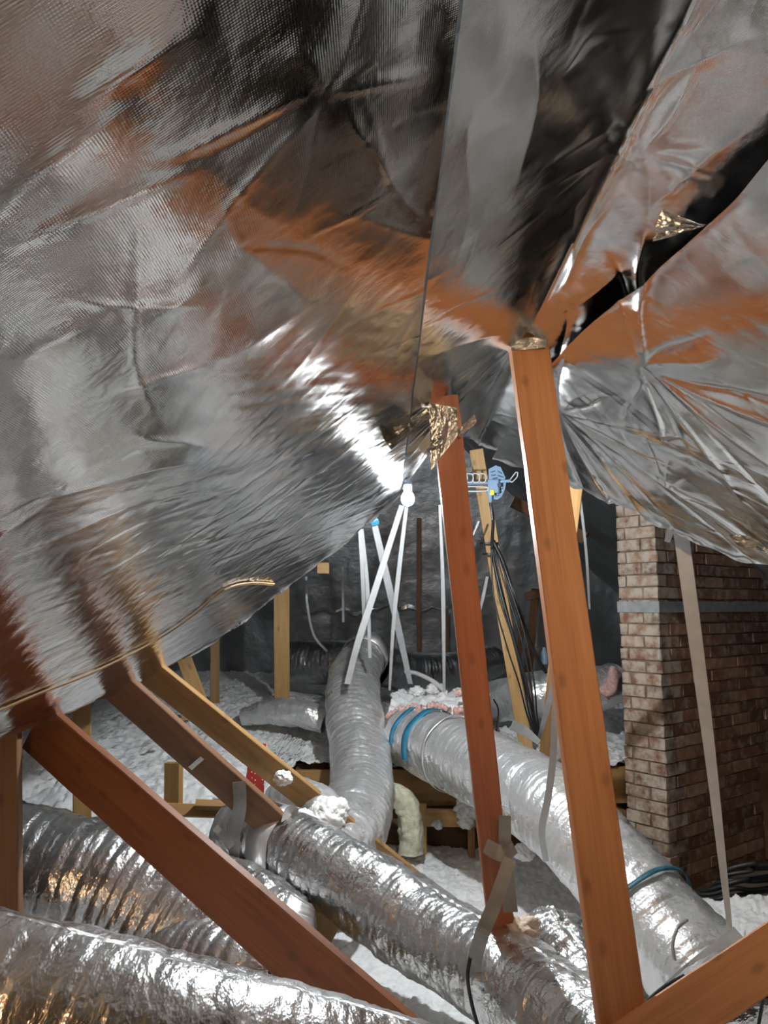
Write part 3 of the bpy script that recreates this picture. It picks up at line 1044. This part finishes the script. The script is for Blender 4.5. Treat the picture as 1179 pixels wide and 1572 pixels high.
# right duct, from the wrapped box to the bottom right corner
d_right, q_right = duct('flexible_duct', [P(628, 1130, 5.15), P(700, 1158, 4.75), P(790, 1205, 4.25), P(872, 1262, 3.85), P(965, 1365, 3.50), P(1055, 1470, 3.20), P(1150, 1580, 2.92), P(1240, 1700, 2.7)],
                        [.20, .215, .215, .212, .208, .210, .210, .21], 'thick silver flexible duct running from the blue-taped end to the bottom right', seed=2)
band(d_right, q_right, 0.035, 0.035, 'tape_blue', 'narrow blue tape on the far duct end', arc=(-0.2, 1.6))
band(d_right, q_right, 0.085, 0.055, 'tape_blue', 'wide blue tape wound on the far duct end', arc=(-0.9, 1.9))
band(d_right, q_right, 0.16, 0.02, 'duct', 'foil collar seam near the blue tape', 'tape_collar', extra=0.014)
band(d_right, q_right, 0.715, 0.022, 'tape_teal', 'dark teal tape round the near duct end')

# middle duct, hanging from the back and dropping behind the main duct
d_mid, q_mid = duct('flexible_duct', [P(566, 998, 6.1), P(546, 1035, 5.8), P(542, 1085, 5.35), P(552, 1150, 5.0), P(556, 1215, 4.65), P(538, 1278, 4.25), P(500, 1330, 3.95)],
                    [.15, .185, .19, .19, .19, .19, .18], 'silver flexible duct bending down the middle of the picture', seed=3, amp=0.0035)
band(d_mid, q_mid, 0.03, 0.12, 'duct', 'crumpled foil collar at the duct top', 'tape_collar', extra=0.02)

# big duct lying on the left
d_left, q_left = duct('flexible_duct', [P(-150, 1300, 3.2), P(-20, 1330, 3.2), P(100, 1352, 3.2), P(210, 1388, 3.2), P(300, 1440, 3.15), P(350, 1500, 3.05)],
                      [.245, .25, .25, .245, .23, .205], 'wide pleated silver duct lying on the left under the nearest brace', 'duct_near', seed=4, amp=0.010, pitch=0.06)
# nearest duct along the bottom left corner
d_near, q_near = duct('flexible_duct', [P(-260, 1560, 1.90), P(0, 1608, 1.90), P(200, 1652, 1.92), P(400, 1697, 1.96), P(600, 1745, 2.02), P(760, 1790, 2.1)],
                      [.272, .272, .266, .26, .252, .25], 'nearest silver duct across the bottom left corner, golden in the added warm lamp', 'duct_near', seed=5, amp=0.002, density=240, seg=110, pitch=0.07, crinkle=0.006)
# elbow with a rounded end below the nearest brace
d_elb, q_elb = duct('flexible_duct', [P(255, 1480, 3.05), P(310, 1492, 2.98), P(365, 1500, 2.92), P(398, 1505, 2.90), P(412, 1506, 2.90)],
                    [.19, .195, .19, .173, .11], 'short silver elbow with a round end under the nearest brace', 'duct_near', seed=6, amp=0.008)
# wrapped joint right behind the nearest brace
d_joint, q_joint = duct('flexible_duct', [P(300, 1360, 3.5), P(360, 1390, 3.38), P(410, 1425, 3.26), P(440, 1440, 3.22), P(446, 1443, 3.22)],
                        [.155, .17, .17, .165, .15], 'foil wrapped duct joint between the nearest brace and the main duct', 'duct_near', seed=7, amp=0.004, crinkle=0.014)
# duct end poking up behind the bright post foot
d_stub, q_stub = duct('flexible_duct', [P(836, 1398, 3.0), P(842, 1425, 2.95), P(870, 1470, 2.85), P(920, 1540, 2.65), P(980, 1640, 2.4)],
                      [.045, .105, .125, .13, .13], 'silver duct end rising left of the bright orange post foot', 'duct_near', seed=8, amp=0.007, crinkle=0.012)
# ducts at the back
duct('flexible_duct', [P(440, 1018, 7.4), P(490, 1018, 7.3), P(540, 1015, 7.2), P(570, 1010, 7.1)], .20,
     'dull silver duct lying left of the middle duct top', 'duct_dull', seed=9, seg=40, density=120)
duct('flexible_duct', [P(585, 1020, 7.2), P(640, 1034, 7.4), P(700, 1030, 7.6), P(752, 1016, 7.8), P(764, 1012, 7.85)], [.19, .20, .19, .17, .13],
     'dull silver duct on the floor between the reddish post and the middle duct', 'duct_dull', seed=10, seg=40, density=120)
duct('flexible_duct', [P(375, 1100, 6.0), P(420, 1092, 5.9), P(465, 1096, 5.8), P(500, 1108, 5.75)], [.07, .10, .10, .08],
     'half buried silver duct crest in the insulation left of the middle duct', seed=11, seg=40, density=120)
duct('flexible_duct', [P(755, 1078, 6.2), P(800, 1070, 6.0), P(850, 1062, 5.9), P(905, 1060, 5.9), P(945, 1048, 6.0)], [.15, .17, .17, .165, .15],
     'silver duct passing behind the slim yellow posts', seed=12, seg=48, density=140)
duct('flexible_duct', [P(420, 1232, 4.15), P(450, 1226, 4.1), P(490, 1240, 3.98), P(510, 1265, 3.9)], [.09, .11, .11, .09],
     'small silver duct crest peeping over the main duct', seed=13, seg=40, density=140)
duct('flexible_duct', [P(1060, 1590, 2.62), P(1120, 1545, 2.62), P(1190, 1520, 2.62), P(1280, 1500, 2.62)], [.13, .14, .14, .14],
     'silver duct under the orange brace in the bottom right corner', 'duct_near', seed=14, seg=48, density=150)


# wrapped box end at the start of the right duct: torn white cover with pink edges
def torn_wrap():
    root = empty('insulation_wrap', tuple(P(680, 1110, 5.1)))
    tag(root, 'torn white insulation wrap with pink edges over the blue-taped duct end', 'insulation wrap')
    nu, nv = 60, 40
    A, B, Cc, D = [np.array(P(*p)) for p in ((596, 1092, 5.25), (748, 1100, 4.95), (748, 1066, 5.6), (612, 1062, 5.9))]
    u = np.linspace(0, 1, nu)[:, None, None]; v = np.linspace(0, 1, nv)[None, :, None]
    V = A * (1 - u) * (1 - v) + B * u * (1 - v) + Cc * u * v + D * (1 - u) * v
    U = u[:, :, 0] + 0 * v[:, :, 0]; Wv = v[:, :, 0] + 0 * u[:, :, 0]
    z = 0.05 * np.sin(np.pi * np.clip(Wv * 1.2, 0, 1)) + 0.05 * fbm(U * 5, Wv * 4, 81, 3) + 0.02 * fbm(U * 16, Wv * 12, 82, 2)
    z = z - 0.06 * np.exp(-Wv / 0.06)
    V[:, :, 2] += z
    V[:, :, 1] += 0.03 * fbm(U * 12, Wv * 3, 83, 2)
    link('wrap_top', mesh_from('wrap_top', V.reshape(-1, 3), grid_faces(nu, nv), True), M['fluff'], root)
    # ragged pink fibre along the front edge
    for k, (a, b) in enumerate([((592, 1100), (648, 1086)), ((655, 1084), (690, 1092)), ((696, 1092), (750, 1096)), ((700, 1064), (752, 1070))]):
        p = catmull([P(*a, 5.12 - 0.02 * k), P((a[0] + b[0]) / 2, (a[1] + b[1]) / 2 - 4, 5.08 - 0.02 * k), P(*b, 5.0)], 40)
        s = np.linspace(0, 6, 40)
        me = tube_mesh('pink_edge', p, 0.020 + 0.009 * vnoise(s * 3, s * 0, k), 10, lambda s, th, R: 0.012 * fbm(s * 60, th * 1.5, 5, 2))
        link('pink_edge', me, M['pink'], root)['label'] = 'pink fibreglass showing at the torn edge'
    # white fluff lying on the cover
    for k, (x, y, dd, r) in enumerate([(640, 1062, 5.6, .06), (668, 1058, 5.7, .07), (610, 1068, 5.6, .05), (705, 1062, 5.6, .05)]):
        p = P(x, y, dd)
        o = link('fluff_clump', lump_mesh(r, 200 + k), M['fluff'], root)
        o.matrix_parent_inverse = root.matrix_world.inverted()
        o.location = p


def lump_mesh(r, seed, flat=0.6, nu=56, nv=36):
    th = np.linspace(0, 2 * math.pi, nu, endpoint=False)[None, :]
    ph = np.linspace(0.02, math.pi - 0.02, nv)[:, None]
    x = np.sin(ph) * np.cos(th); y = np.sin(ph) * np.sin(th); z = np.cos(ph) + 0 * th
    R = r * (1 + 0.35 * fbm(x * 2 + 5, y * 2 + z * 2, seed, 3) + 0.22 * fbm(x * 5 + z * 4, y * 5 - z * 3, seed + 1, 4))
    V = np.stack([x * R, y * R, z * R * flat], -1).reshape(-1, 3)
    return mesh_from('tuft', V, grid_faces(nv, nu, True), True)


torn_wrap()

for k, (x, y, dd, r, mat, lab) in enumerate([
        (505, 1248, 3.72, .085, 'fluff', 'big grey-white insulation tuft on the main duct start'),
        (468, 1256, 3.66, .05, 'fluff', 'small insulation tuft left of the big one on the main duct'),
        (800, 1428, 2.80, .06, 'fluff_tan', 'tan insulation tuft at the foot of the reddish post'),
        (434, 1195, 3.62, .04, 'fluff', 'insulation tuft caught on the long brace'),
        (380, 1390, 3.05, .05, 'fluff', 'insulation tuft on the wrapped duct joint'),
        (716, 1262, 5.12, .05, 'fluff', 'insulation tuft hanging on the low pale board'),
        (672, 1266, 5.12, .035, 'fluff', 'smaller insulation tuft at the left of the low pale board'),
        (805, 1308, 4.2, .055, 'fluff', 'insulation tuft lying right of the taped post'),
        (722, 1240, 5.14, .10, 'fluff', 'insulation drift on top of the low pale board'),
        (1085, 1480, 2.95, .03, 'fluff_tan', 'tan insulation scrap on the near end of the right duct')]):
    o = link('insulation_tuft', lump_mesh(r, 100 + k, 0.75), M[mat])
    o.location = P(x, y, dd)
    tag(o, lab, 'insulation tuft', 'insulation tufts')

# fuzzy wrapped pipe bend below the rim beam
p = catmull([P(578, 1236, 5.05), P(600, 1222, 5.02), P(622, 1234, 5.0), P(630, 1265, 5.0), P(630, 1310, 5.0)], 50)
me = tube_mesh('wrapped_pipe', p, 0.075, 24, lambda s, th, R: 0.022 * fbm(s * 18, th * 2.0, 6, 3))
tag(link('wrapped_pipe', me, M['fluff_yel']), 'fuzzy insulation wrapped pipe bend below the rim beam', 'pipe')

# pipe lying on the wrap
p = catmull([P(620, 1030, 6.2), P(660, 1040, 5.9), P(700, 1058, 5.5), P(728, 1070, 5.2)], 30)
p = catmull([P(623, 1031, 6.0), P(640, 1034, 5.9), P(665, 1046, 5.7), P(684, 1062, 5.5)], 30)
tag(link('white_pipe', tube_mesh('white_pipe', p, 0.016, 12), M['pipe_white']), 'thin white pipe slanting down onto the torn wrap', 'pipe')

# pink end of the back right duct
p = catmull([P(926, 1068, 5.75), P(940, 1050, 5.75), P(944, 1028, 5.8)], 24)
tag(link('pink_insulation', tube_mesh('pink_insulation', p, 0.045, 16, lambda s, th, R: 0.03 * fbm(s * 14, th * 2, 9, 3)), M['pink']),
    'pink insulation scrap beside the chimney edge', 'insulation scrap')

# red printed strip in the insulation
me = box_mesh('printed_bag', 0.10, 0.012, 0.28, 0.003, seed=4, segs=6, wob=0.003)
o = link('printed_bag', me, M['red']); o.location = P(393, 1182, 4.35); o.rotation_euler = (0.0, 0.03, 0.1)
tag(o, 'red printed plastic strip standing in the insulation behind the long brace', 'plastic strip')
me = box_mesh('printed_scrap', 0.07, 0.01, 0.05, 0.003, seed=5, segs=4, wob=0.003)
o = link('printed_scrap', me, M['pink']); o.location = P(402, 1148, 4.55); o.rotation_euler = (-0.7, 0.0, 0.3)
tag(o, 'pinkish printed scrap above the red strip', 'scrap')
me = box_mesh('scrap', 0.02, 0.008, 0.07, 0.002, seed=6, segs=4, wob=0.003)
o = link('scrap', me, M['w_dull']); o.location = P(278, 1105, 4.9); o.rotation_euler = (0.2, 1.35, 0.3)
tag(o, 'small brown scrap lying on the white insulation heap', 'scrap')


# ------------------------------------------------------------------ straps and tapes
def strap(pts, w, label, mat='strap', name='hanging_strap', cat='strap', n=40, twist=0.0, group='hanging straps', thick=0.0018, face=None):
    me = ribbon_mesh(name, catmull(pts, n), w, thick, twist=twist, face=face)
    return tag(link(name, me, M[mat]), label, cat, group)


strap([P(617, 776, 4.5), P(576, 905, 4.7), P(550, 985, 4.85), P(533, 1050, 5.05)], [.030, .038, .042, .040], 'wide pale strap slanting from the bulb down over the middle duct', twist=0.3)
strap([P(573, 797, 4.5), P(598, 905, 4.9), P(616, 985, 5.3), P(630, 1050, 5.6)], [.035, .045, .045, .035], 'pale strap with blue tape at its top, crossing the other', twist=-0.3)
strap([P(624, 778, 4.6), P(612, 880, 4.8), P(604, 960, 5.0), P(598, 1060, 5.4)], [.022, .028, .022, .016], 'narrow strap falling straight below the bulb')
strap([P(552, 808, 4.6), P(557, 890, 4.8), P(560, 975, 5.2)], [.020, .026, .022], 'left strap of the close pair left of the crossing straps')
strap([P(556, 812, 4.65), P(564, 900, 4.85), P(568, 1010, 5.2)], [.016, .026, .020], 'right strap of the close pair left of the crossing straps')
strap([P(675, 775, 4.5), P(680, 900, 4.9), P(682, 1062, 5.5)], [.014, .026, .018], 'upright strap close to the left side of the reddish post')
strap([P(1043, 800, 3.1), P(1062, 940, 3.1), P(1088, 1140, 3.12), P(1112, 1350, 3.12), P(1121, 1432, 3.1)], [.058, .054, .046, .034, .020], 'long strap hanging before the brick chimney down to the right duct', twist=0.35)
strap([P(1032, 796, 3.15), P(1029, 815, 3.15), P(1024, 832, 3.15)], [.03, .03, .022], 'short cut strap end under the right foil hem')
strap([P(884, 738, 3.45), P(884, 765, 3.5), P(880, 800, 3.6)], [.03, .03, .026], 'short wide strap right beside the bright orange post')
strap([P(890, 760, 3.6), P(900, 850, 4.0), P(905, 935, 4.5)], [.012, .014, .012], 'thin strap between the bright orange post and the chimney')
strap([P(853, 1030, 3.30), P(850, 1148, 3.36), P(842, 1220, 3.40), P(832, 1275, 3.50), P(838, 1322, 3.62)], [.020, .028, .030, .030, .026], 'strap slung down the right duct beside the bright orange post')
strap([P(852, 1040, 3.9), P(838, 1095, 4.3), P(826, 1140, 4.6)], [.03, .03, .02], 'strap leaning from the bright post towards the cables')
strap([P(785, 1113, 4.7), P(805, 1122, 4.55), P(828, 1140, 4.4)], [.06, .055, .03], 'broad grey strap across the foot of the slim yellow post', 'tape_grey', group=None)
strap([P(748, 885, 5.3), P(742, 915, 5.4), P(736, 940, 5.5)], [.018, .022, .018], 'short strap glimpsed left of the slim yellow post')
strap([P(735, 800, 5.0), P(729, 815, 5.0), P(726, 822, 5.0)], [.012, .012, .008], 'tiny strap end below the aerial loops')
strap([P(612, 940, 7.6), P(606, 1010, 7.6)], [.012, .012], 'faint far strap between two thin posts at the back')
strap([P(470, 885, 6.8), P(472, 930, 6.8), P(482, 975, 6.9), P(502, 1000, 7.0)], [.02, .02, .02, .02], 'faint strap hanging below the pale wood block')
strap([P(526, 870, 7.4), P(527, 955, 7.4)], [.02, .02], 'faint far strap right of the pale wood block')
# grey tape on timbers and ducts
strap([P(367, 1200, 3.38), P(368, 1240, 3.40), P(358, 1280, 3.52), P(362, 1310, 3.54), P(368, 1336, 3.56)], [.055, .055, .07, .06, .05],
      'dark grey tape hanging from the middle brace onto the duct start', 'tape_grey', 'grey_tape', 'tape', group='grey tapes')
strap([P(775, 1252, 2.62), P(776, 1310, 2.64), P(784, 1400, 2.70)], [.040, .040, .048], 'upright grey tape along the foot of the reddish post', 'tape_grey', 'grey_tape', 'tape', group='grey tapes')
strap([P(745, 1298, 2.62), P(770, 1310, 2.60), P(790, 1300, 2.63)], [.045, .05, .04], 'grey tape knot across the foot of the reddish post', 'tape_grey', 'grey_tape', 'tape', group='grey tapes')
strap([P(783, 1318, 2.58), P(760, 1385, 2.55), P(738, 1440, 2.54), P(727, 1490, 2.62), P(730, 1545, 2.74)], [.040, .045, .045, .05, .04],
      'grey tape sling from the reddish post round the main duct', 'tape_grey', 'grey_tape', 'tape', group='grey tapes')
strap([P(1135, 1432, 2.82), P(1100, 1462, 2.82), P(1060, 1495, 2.84), P(1015, 1535, 2.90)], [.05, .06, .065, .06], 'broad grey strap lying over the near end of the right duct', 'tape_grey', 'grey_tape', 'tape', group='grey tapes', face=(-.3, -.8, .9))
strap([P(330, 1270, 3.4), P(345, 1285, 3.4), P(356, 1300, 3.42)], [.03, .03, .028], 'small grey tape tab by the wrapped joint', 'tape_grey', 'grey_tape', 'tape', group='grey tapes')
strap([P(296, 1300, 2.6), P(306, 1312, 2.6), P(314, 1326, 2.59)], [.014, .016, .012], 'small pale clip on the top edge of the nearest brace', 'steel', 'metal_clip', 'clip', group=None)
strap([P(455, 1250, 3.52), P(445, 1245, 3.50), P(432, 1262, 3.46)], [.05, .04, .004], 'dark curled tape edge on the main duct start', 'tape_grey', 'grey_tape', 'tape', group='grey tapes')
strap([P(573, 796, 4.46), P(575, 800, 4.46), P(577, 806, 4.47)], [.035, .05, .04], 'small blue tape patch at the strap top below the foil hem', 'tape_blue', 'blue_tape', 'tape', group=None)


# ------------------------------------------------------------------ cables
def cable(pts, r, label, name='black_cable', mat='cable', group='black cables', n=60):
    me = tube_mesh(name, catmull(pts, n), r, 8)
    return tag(link(name, me, M[mat]), label, 'cable', group)


cable([P(753, 772, 4.95), P(757, 800, 4.95), P(756, 845, 4.9), P(768, 905, 4.85), P(790, 985, 4.82), P(812, 1070, 4.85), P(828, 1138, 4.9)], .011, 'thickest black cable dropping from the aerial')
cable([P(757, 830, 4.9), P(775, 870, 4.9), P(800, 950, 4.9), P(822, 1005, 5.3), P(838, 1032, 5.5)], .013, 'thick black cable slanting right to the floor past the yellow post')
for k, (dx, lab) in enumerate([(-10, 'leftmost'), (-2, 'second from left'), (5, 'middle'), (12, 'second from right'), (19, 'rightmost')]):
    rnd = random.Random(k)
    cable([P(756 + dx * .2, 840, 4.88 + .01 * k), P(768 + dx, 915, 4.85), P(788 + dx, 985 + rnd.uniform(-10, 10), 4.82), P(805 + dx * .8, 1050, 4.82), P(815 + dx * .5, 1100, 4.86), P(829 + dx * .15, 1140, 4.88)],
          .0055, lab + ' thin black cable of the loose bundle by the yellow post')
cable([P(760, 835, 4.9), P(772, 860, 4.9), P(795, 925, 4.8), P(815, 985, 5.2), P(828, 1015, 5.4)], .004, 'fine black wire along the slanting thick cable')
# ties on the yellow post
for k, (y, w) in enumerate(((833, 14), (850, 18))):
    c = P(752 + k * 4, y, 5.22)
    p = [c + Vector((math.cos(a) * 0.062, math.sin(a) * 0.045 + 0.03, 0.004 * math.sin(a))) for a in np.linspace(0, 2 * math.pi, 25)]
    me = ribbon_mesh('cable_tie', np.array(p), 0.012, 0.004, face=lambda q, c=c: (q[0] - c.x, q[1] - c.y - 0.03, 0))
    tag(link('cable_tie', me, M['cable']), ('upper' if k == 0 else 'lower') + ' black cable tie on the slim yellow post', 'cable tie', 'cable ties')
# heap at the foot of the chimney
rnd = random.Random(3)
spots = ['lowest', 'second lowest', 'third lowest', 'third topmost', 'second topmost', 'topmost']
for k in range(6):
    y0 = 1384 - k * 9
    cable([P(1050 + 12 * k, 1374 - 2 * k, 4.5), P(1085 + 6 * k, y0 - 2, 4.42), P(1120 + 8 * k, y0 - 8 - 3 * (k % 3), 4.36), P(1160, y0 - 14 + 5 * (k % 2), 4.4), P(1230, y0 - 20, 4.45)],
          .010 + .002 * (k % 3), spots[k] + ' black cable of the coil at the chimney foot', group='cables at the chimney foot')
cable([P(722, 1470, 2.55), P(718, 1500, 2.55), P(724, 1540, 2.56), P(738, 1590, 2.55)], .006, 'thin black cable hanging below the tape sling', group=None)
cable([P(990, 1540, 2.5), P(1020, 1515, 2.55), P(1050, 1498, 2.6)], .006, 'short black cable under the orange brace', group=None)
cable([P(1140, 1510, 2.35), P(1165, 1525, 2.35), P(1200, 1545, 2.35)], .006, 'black cable crossing the bottom right corner duct', group=None)
cable([P(1172, 1512, 2.36), P(1170, 1540, 2.36), P(1160, 1600, 2.36)], .005, 'thin black cable dropping in the bottom right corner', group=None)
cable([P(1055, 1412, 2.93), P(1040, 1425, 2.90), P(1033, 1450, 2.88), P(1036, 1475, 2.86)], .006, 'grey wire loop lying on the near right duct', 'grey_wire', 'tape_grey', None)
cable([P(662, 1012, 6.6), P(668, 1050, 6.4), P(690, 1066, 5.6)], .006, 'thin dark wire behind the white pipe', group=None)
cable([P(758, 1074, 5.3), P(765, 1090, 5.2), P(762, 1122, 5.1)], .006, 'thin dark wire right of the torn wrap', group=None)

# small blue bottle far back
prof = [(0.0, 0), (0.03, 0), (0.032, 0.01), (0.032, 0.09), (0.014, 0.12), (0.013, 0.14), (0.0, 0.14)]
th = np.linspace(0, 2 * math.pi, 16, endpoint=False)
V = [(r * math.cos(a), r * math.sin(a), z) for r, z in prof for a in th]
me = mesh_from('water_bottle', V, grid_faces(len(prof), 16, True), True)
o = link('water_bottle', me, M['glass']); o.location = P(836, 1020, 6.5)
tag(o, 'small blue bottle left of the bright post at the back', 'bottle')


# ------------------------------------------------------------------ hanging bulb and work lamp
def lathe(name, prof, seg=20):
    th = np.linspace(0, 2 * math.pi, seg, endpoint=False)
    V = [(r * math.cos(a), r * math.sin(a), z) for r, z in prof for a in th]
    return mesh_from(name, V, grid_faces(len(prof), seg, True), True)


_ys = np.linspace(2, 5, 3000)
_rx, _rz = ray(626, 766)
_by = float(_ys[np.nonzero(foil_base(_rx * _ys, _ys) - _rz * _ys < 0.085)[0][0]])
BP = P(626, 766, _by)
print('BULB', BP[:])
root = empty('hanging_bulb', BP)
tag(root, 'glowing white bulb hanging at the far foil edge', 'light bulb')
o = link('bulb_glass', lathe('bulb_glass', [(0.0005, -0.032), (0.014, -0.029), (0.025, -0.018), (0.030, 0.0), (0.026, 0.017), (0.016, 0.033), (0.013, 0.040)]), M['bulb'], root)
o.matrix_parent_inverse = Matrix.Identity(4)
o = link('socket', lathe('socket', [(0.014, 0.038), (0.019, 0.040), (0.019, 0.085), (0.006, 0.095)]), M['plas_dark'], root)
o.matrix_parent_inverse = Matrix.Identity(4)
me = tube_mesh('cord', np.array([(0, 0, 0.09), (0.003, 0, 0.14), (0.001, 0, 0.22)]), 0.003, 8)
o = link('cord', me, M['cable'], root); o.matrix_parent_inverse = Matrix.Identity(4)

root = empty('work_lamp', LAMP_POS)
root.rotation_euler = Vector(LAMP_AIM).to_track_quat('Z', 'Y').to_euler()
bpy.context.view_layer.update()
tag(root, 'warm clamp work lamp behind the camera, its metal hood added to shape the light', 'lamp')
for nm, prof, mt in (('bulb_glass', [(0.0005, 0.034), (0.016, 0.029), (0.028, 0.016), (0.032, 0.0), (0.026, -0.018), (0.015, -0.035), (0.013, -0.045)], 'lamp'),
                     ('socket', [(0.012, -0.04), (0.019, -0.042), (0.019, -0.10), (0.006, -0.11)], 'plas_dark'),
                     ('hood', [(0.020, -0.055), (0.045, -0.045), (0.075, 0.0), (0.100, 0.130), (0.106, 0.131), (0.080, -0.004), (0.048, -0.052), (0.021, -0.062)], 'tape_band')):  # hood added out of view to narrow the lamp's beam
    o = link(nm, lathe(nm, prof, 28), M[mt], root)
    o.matrix_parent_inverse = Matrix.Identity(4)


root = empty('added_glint_lamp', GLINT_POS)  # unseen lamp, added only for warm glints on the near ducts
root.rotation_euler = (math.pi, 0, 0)
tag(root, 'small warm lamp added out of view left of the camera for gold glints', 'lamp')
for nm, prof, mt in (('bulb_glass', [(0.0005, 0.032), (0.014, 0.028), (0.026, 0.015), (0.030, 0.0), (0.024, -0.018), (0.014, -0.033), (0.012, -0.042)], 'glint_lamp'),
                     ('handle', [(0.012, -0.038), (0.020, -0.042), (0.020, -0.16), (0.006, -0.17)], 'plas_dark')):
    o = link(nm, lathe(nm, prof, 24), M[mt], root)
    o.matrix_parent_inverse = Matrix.Identity(4)

# crumpled silver lap seam across the far foil
p = [P(438 + k * 9, 938 + 3 * math.sin(k * 1.7) + 2 * math.sin(k * 0.6) - 5 * (k > 14), 9.0) for k in range(34)]
me = ribbon_mesh('foil_seam', catmull(p, 150), [0.02, 0.03, 0.05, 0.025, 0.06, 0.05, 0.02, 0.045, 0.03, 0.02, 0.05, 0.03], 0.004, face=(0, -1, 0.9), twist=9.0)
tag(link('foil_seam', me, M['foil_smooth']), 'crumpled bright silver lap seam across the far dark foil', 'foil seam')


# ------------------------------------------------------------------ aerial
def rod_loop(name, pts, r, parent, mat='rod_white', closed=True):
    q = [np.array(p, dtype=float) for p in pts]
    if closed: q = q + [q[0]]
    d = []
    for a, b in zip(q[:-1], q[1:]):
        for t in np.linspace(0, 1, 6, endpoint=False): d.append(a * (1 - t) + b * t)
    d.append(q[-1])
    d = np.array(d)
    for _ in range(2):                      # round the corners
        d2 = d.copy(); d2[1:-1] = 0.5 * d[1:-1] + 0.25 * (d[:-2] + d[2:]); d = d2
    o = link(name, tube_mesh(name, d, r, 8), M[mat], parent)
    o.matrix_parent_inverse = Matrix.Identity(4)
    return o


def aerial():
    c = P(752, 745, 4.95)
    k = 4.95 / 1180.0                        # metres per picture pixel there
    root = empty('tv_aerial', c)
    tag(root, 'pale blue rotating television aerial with white loops near the roof end', 'aerial')

    def L(px, py, dy=0.0): return ((px - 752) * k, dy, (745 - py) * k)

    def add(name, me, mat, lab=None, loc=(0, 0, 0), rot=(0, 0, 0), par=root):
        o = link(name, me, M[mat], par); o.matrix_parent_inverse = Matrix.Identity(4)
        o.location = loc; o.rotation_euler = rot
        if lab: o['label'] = lab
        return o
    boom = np.array([L(708, 743), L(750, 741), L(783, 738)])
    add('boom', tube_mesh('boom', boom, 0.010, 10), 'plas_blue')
    for i, x in enumerate((712, 721, 731, 741)):
        h = 14
        pts = [L(x - 5, 727, -.01), L(x + 3, 728, -.01), L(x + 4, 738, -.02), L(x + 1, 742, -.01), L(x - 6, 741, .0)]
        rod_loop('director_loop', [L(x - 5, 727, -.02), L(x + 3, 728, -.02), L(x + 5, 734, -.03), L(x + 3, 741, -.02), L(x - 5, 741, -.01)], 0.0042, root)
    rod_loop('long_loop', [L(713, 748, -.03), L(748, 749, -.03), L(748, 755, -.03), L(712, 756, -.03)], 0.0045, root)
    rod_loop('rear_loop', [L(783, 737), L(793, 724), L(796, 725), L(795, 732), L(786, 741)], 0.0042, root)
    # big curved loop at the left, seen nearly edge on
    rod_loop('side_loop', [L(704, 712, -.02), L(709, 718, -.02), L(714, 735, -.03), L(712, 748, -.03), L(709, 746, .0), L(706, 728, .0)], 0.006, root)

    def grille(name, outline, slots, dy):
        # plate with raised slats: outline polygon extruded, dark slots proud by a hair
        n = len(outline)
        V = [L(x, y, dy - .008) for x, y in outline] + [L(x, y, dy + .008) for x, y in outline]
        F = [tuple(range(n)), tuple(reversed(range(n, 2 * n)))] + [(i, i + n, (i + 1) % n + n, (i + 1) % n) for i in range(n)]
        g = add(name, mesh_from(name, V, F), 'plas_blue')
        for (x0, y0, x1, y1) in slots:
            me = mesh_from('slot', [L(x0, y0 - 1.0, dy - .0095), L(x1, y1 - 1.0, dy - .0095), L(x1, y1 + 1.0, dy - .0095), L(x0, y0 + 1.0, dy - .0095),
                                    L(x0, y0 - 1.0, dy - .006), L(x1, y1 - 1.0, dy - .006), L(x1, y1 + 1.0, dy - .006), L(x0, y0 + 1.0, dy - .006)],
                           [(0, 1, 2, 3), (7, 6, 5, 4), (0, 4, 5, 1), (1, 5, 6, 2), (2, 6, 7, 3), (3, 7, 4, 0)])
            s = link('slot', me, M['plas_dark'], g); s.matrix_parent_inverse = Matrix.Identity(4)
    grille('reflector_grille', [(751, 719), (762, 713), (770, 716), (777, 733), (774, 738), (751, 739)],
           [(754, 724, 761, 722), (755, 729, 762, 728), (757, 734, 765, 733), (765, 722, 772, 726), (765, 729, 774, 732)], 0.02)
    grille('reflector_grille', [(752, 741), (778, 738), (776, 750), (770, 763), (764, 767), (756, 766)],
           [(759, 752, 764, 750), (767, 752, 773, 749), (758, 757, 764, 755), (766, 758, 771, 755), (760, 762, 767, 760)], 0.02)
    me = box_mesh('housing', 0.075, 0.06, 0.085, 0.012)
    add('housing', me, 'plas_blue', None, L(757, 748, -.01))
    me = box_mesh('dark_socket', 0.03, 0.02, 0.022, 0.004)
    add('dark_socket', me, 'plas_dark', None, L(765, 746, -.03))
    me = box_mesh('yellow_label', 0.026, 0.006, 0.034, 0.002)
    add('yellow_label', me, 'label_yel', 'bright yellow label', L(754, 758, -.045))
    me = lathe('mount', [(0.0, -0.09), (0.012, -0.09), (0.014, -0.05), (0.022, -0.035), (0.022, 0.0), (0.0, 0.0)], 14)
    add('mount', me, 'plas_blue', None, L(752, 751, -.015))
    me = tube_mesh('mast', np.array([L(752, 770, -.015), L(755, 800, 0.0), L(757, 830, .04), L(759, 852, .07)]), 0.007, 10)
    add('mast', me, 'steel')


aerial()
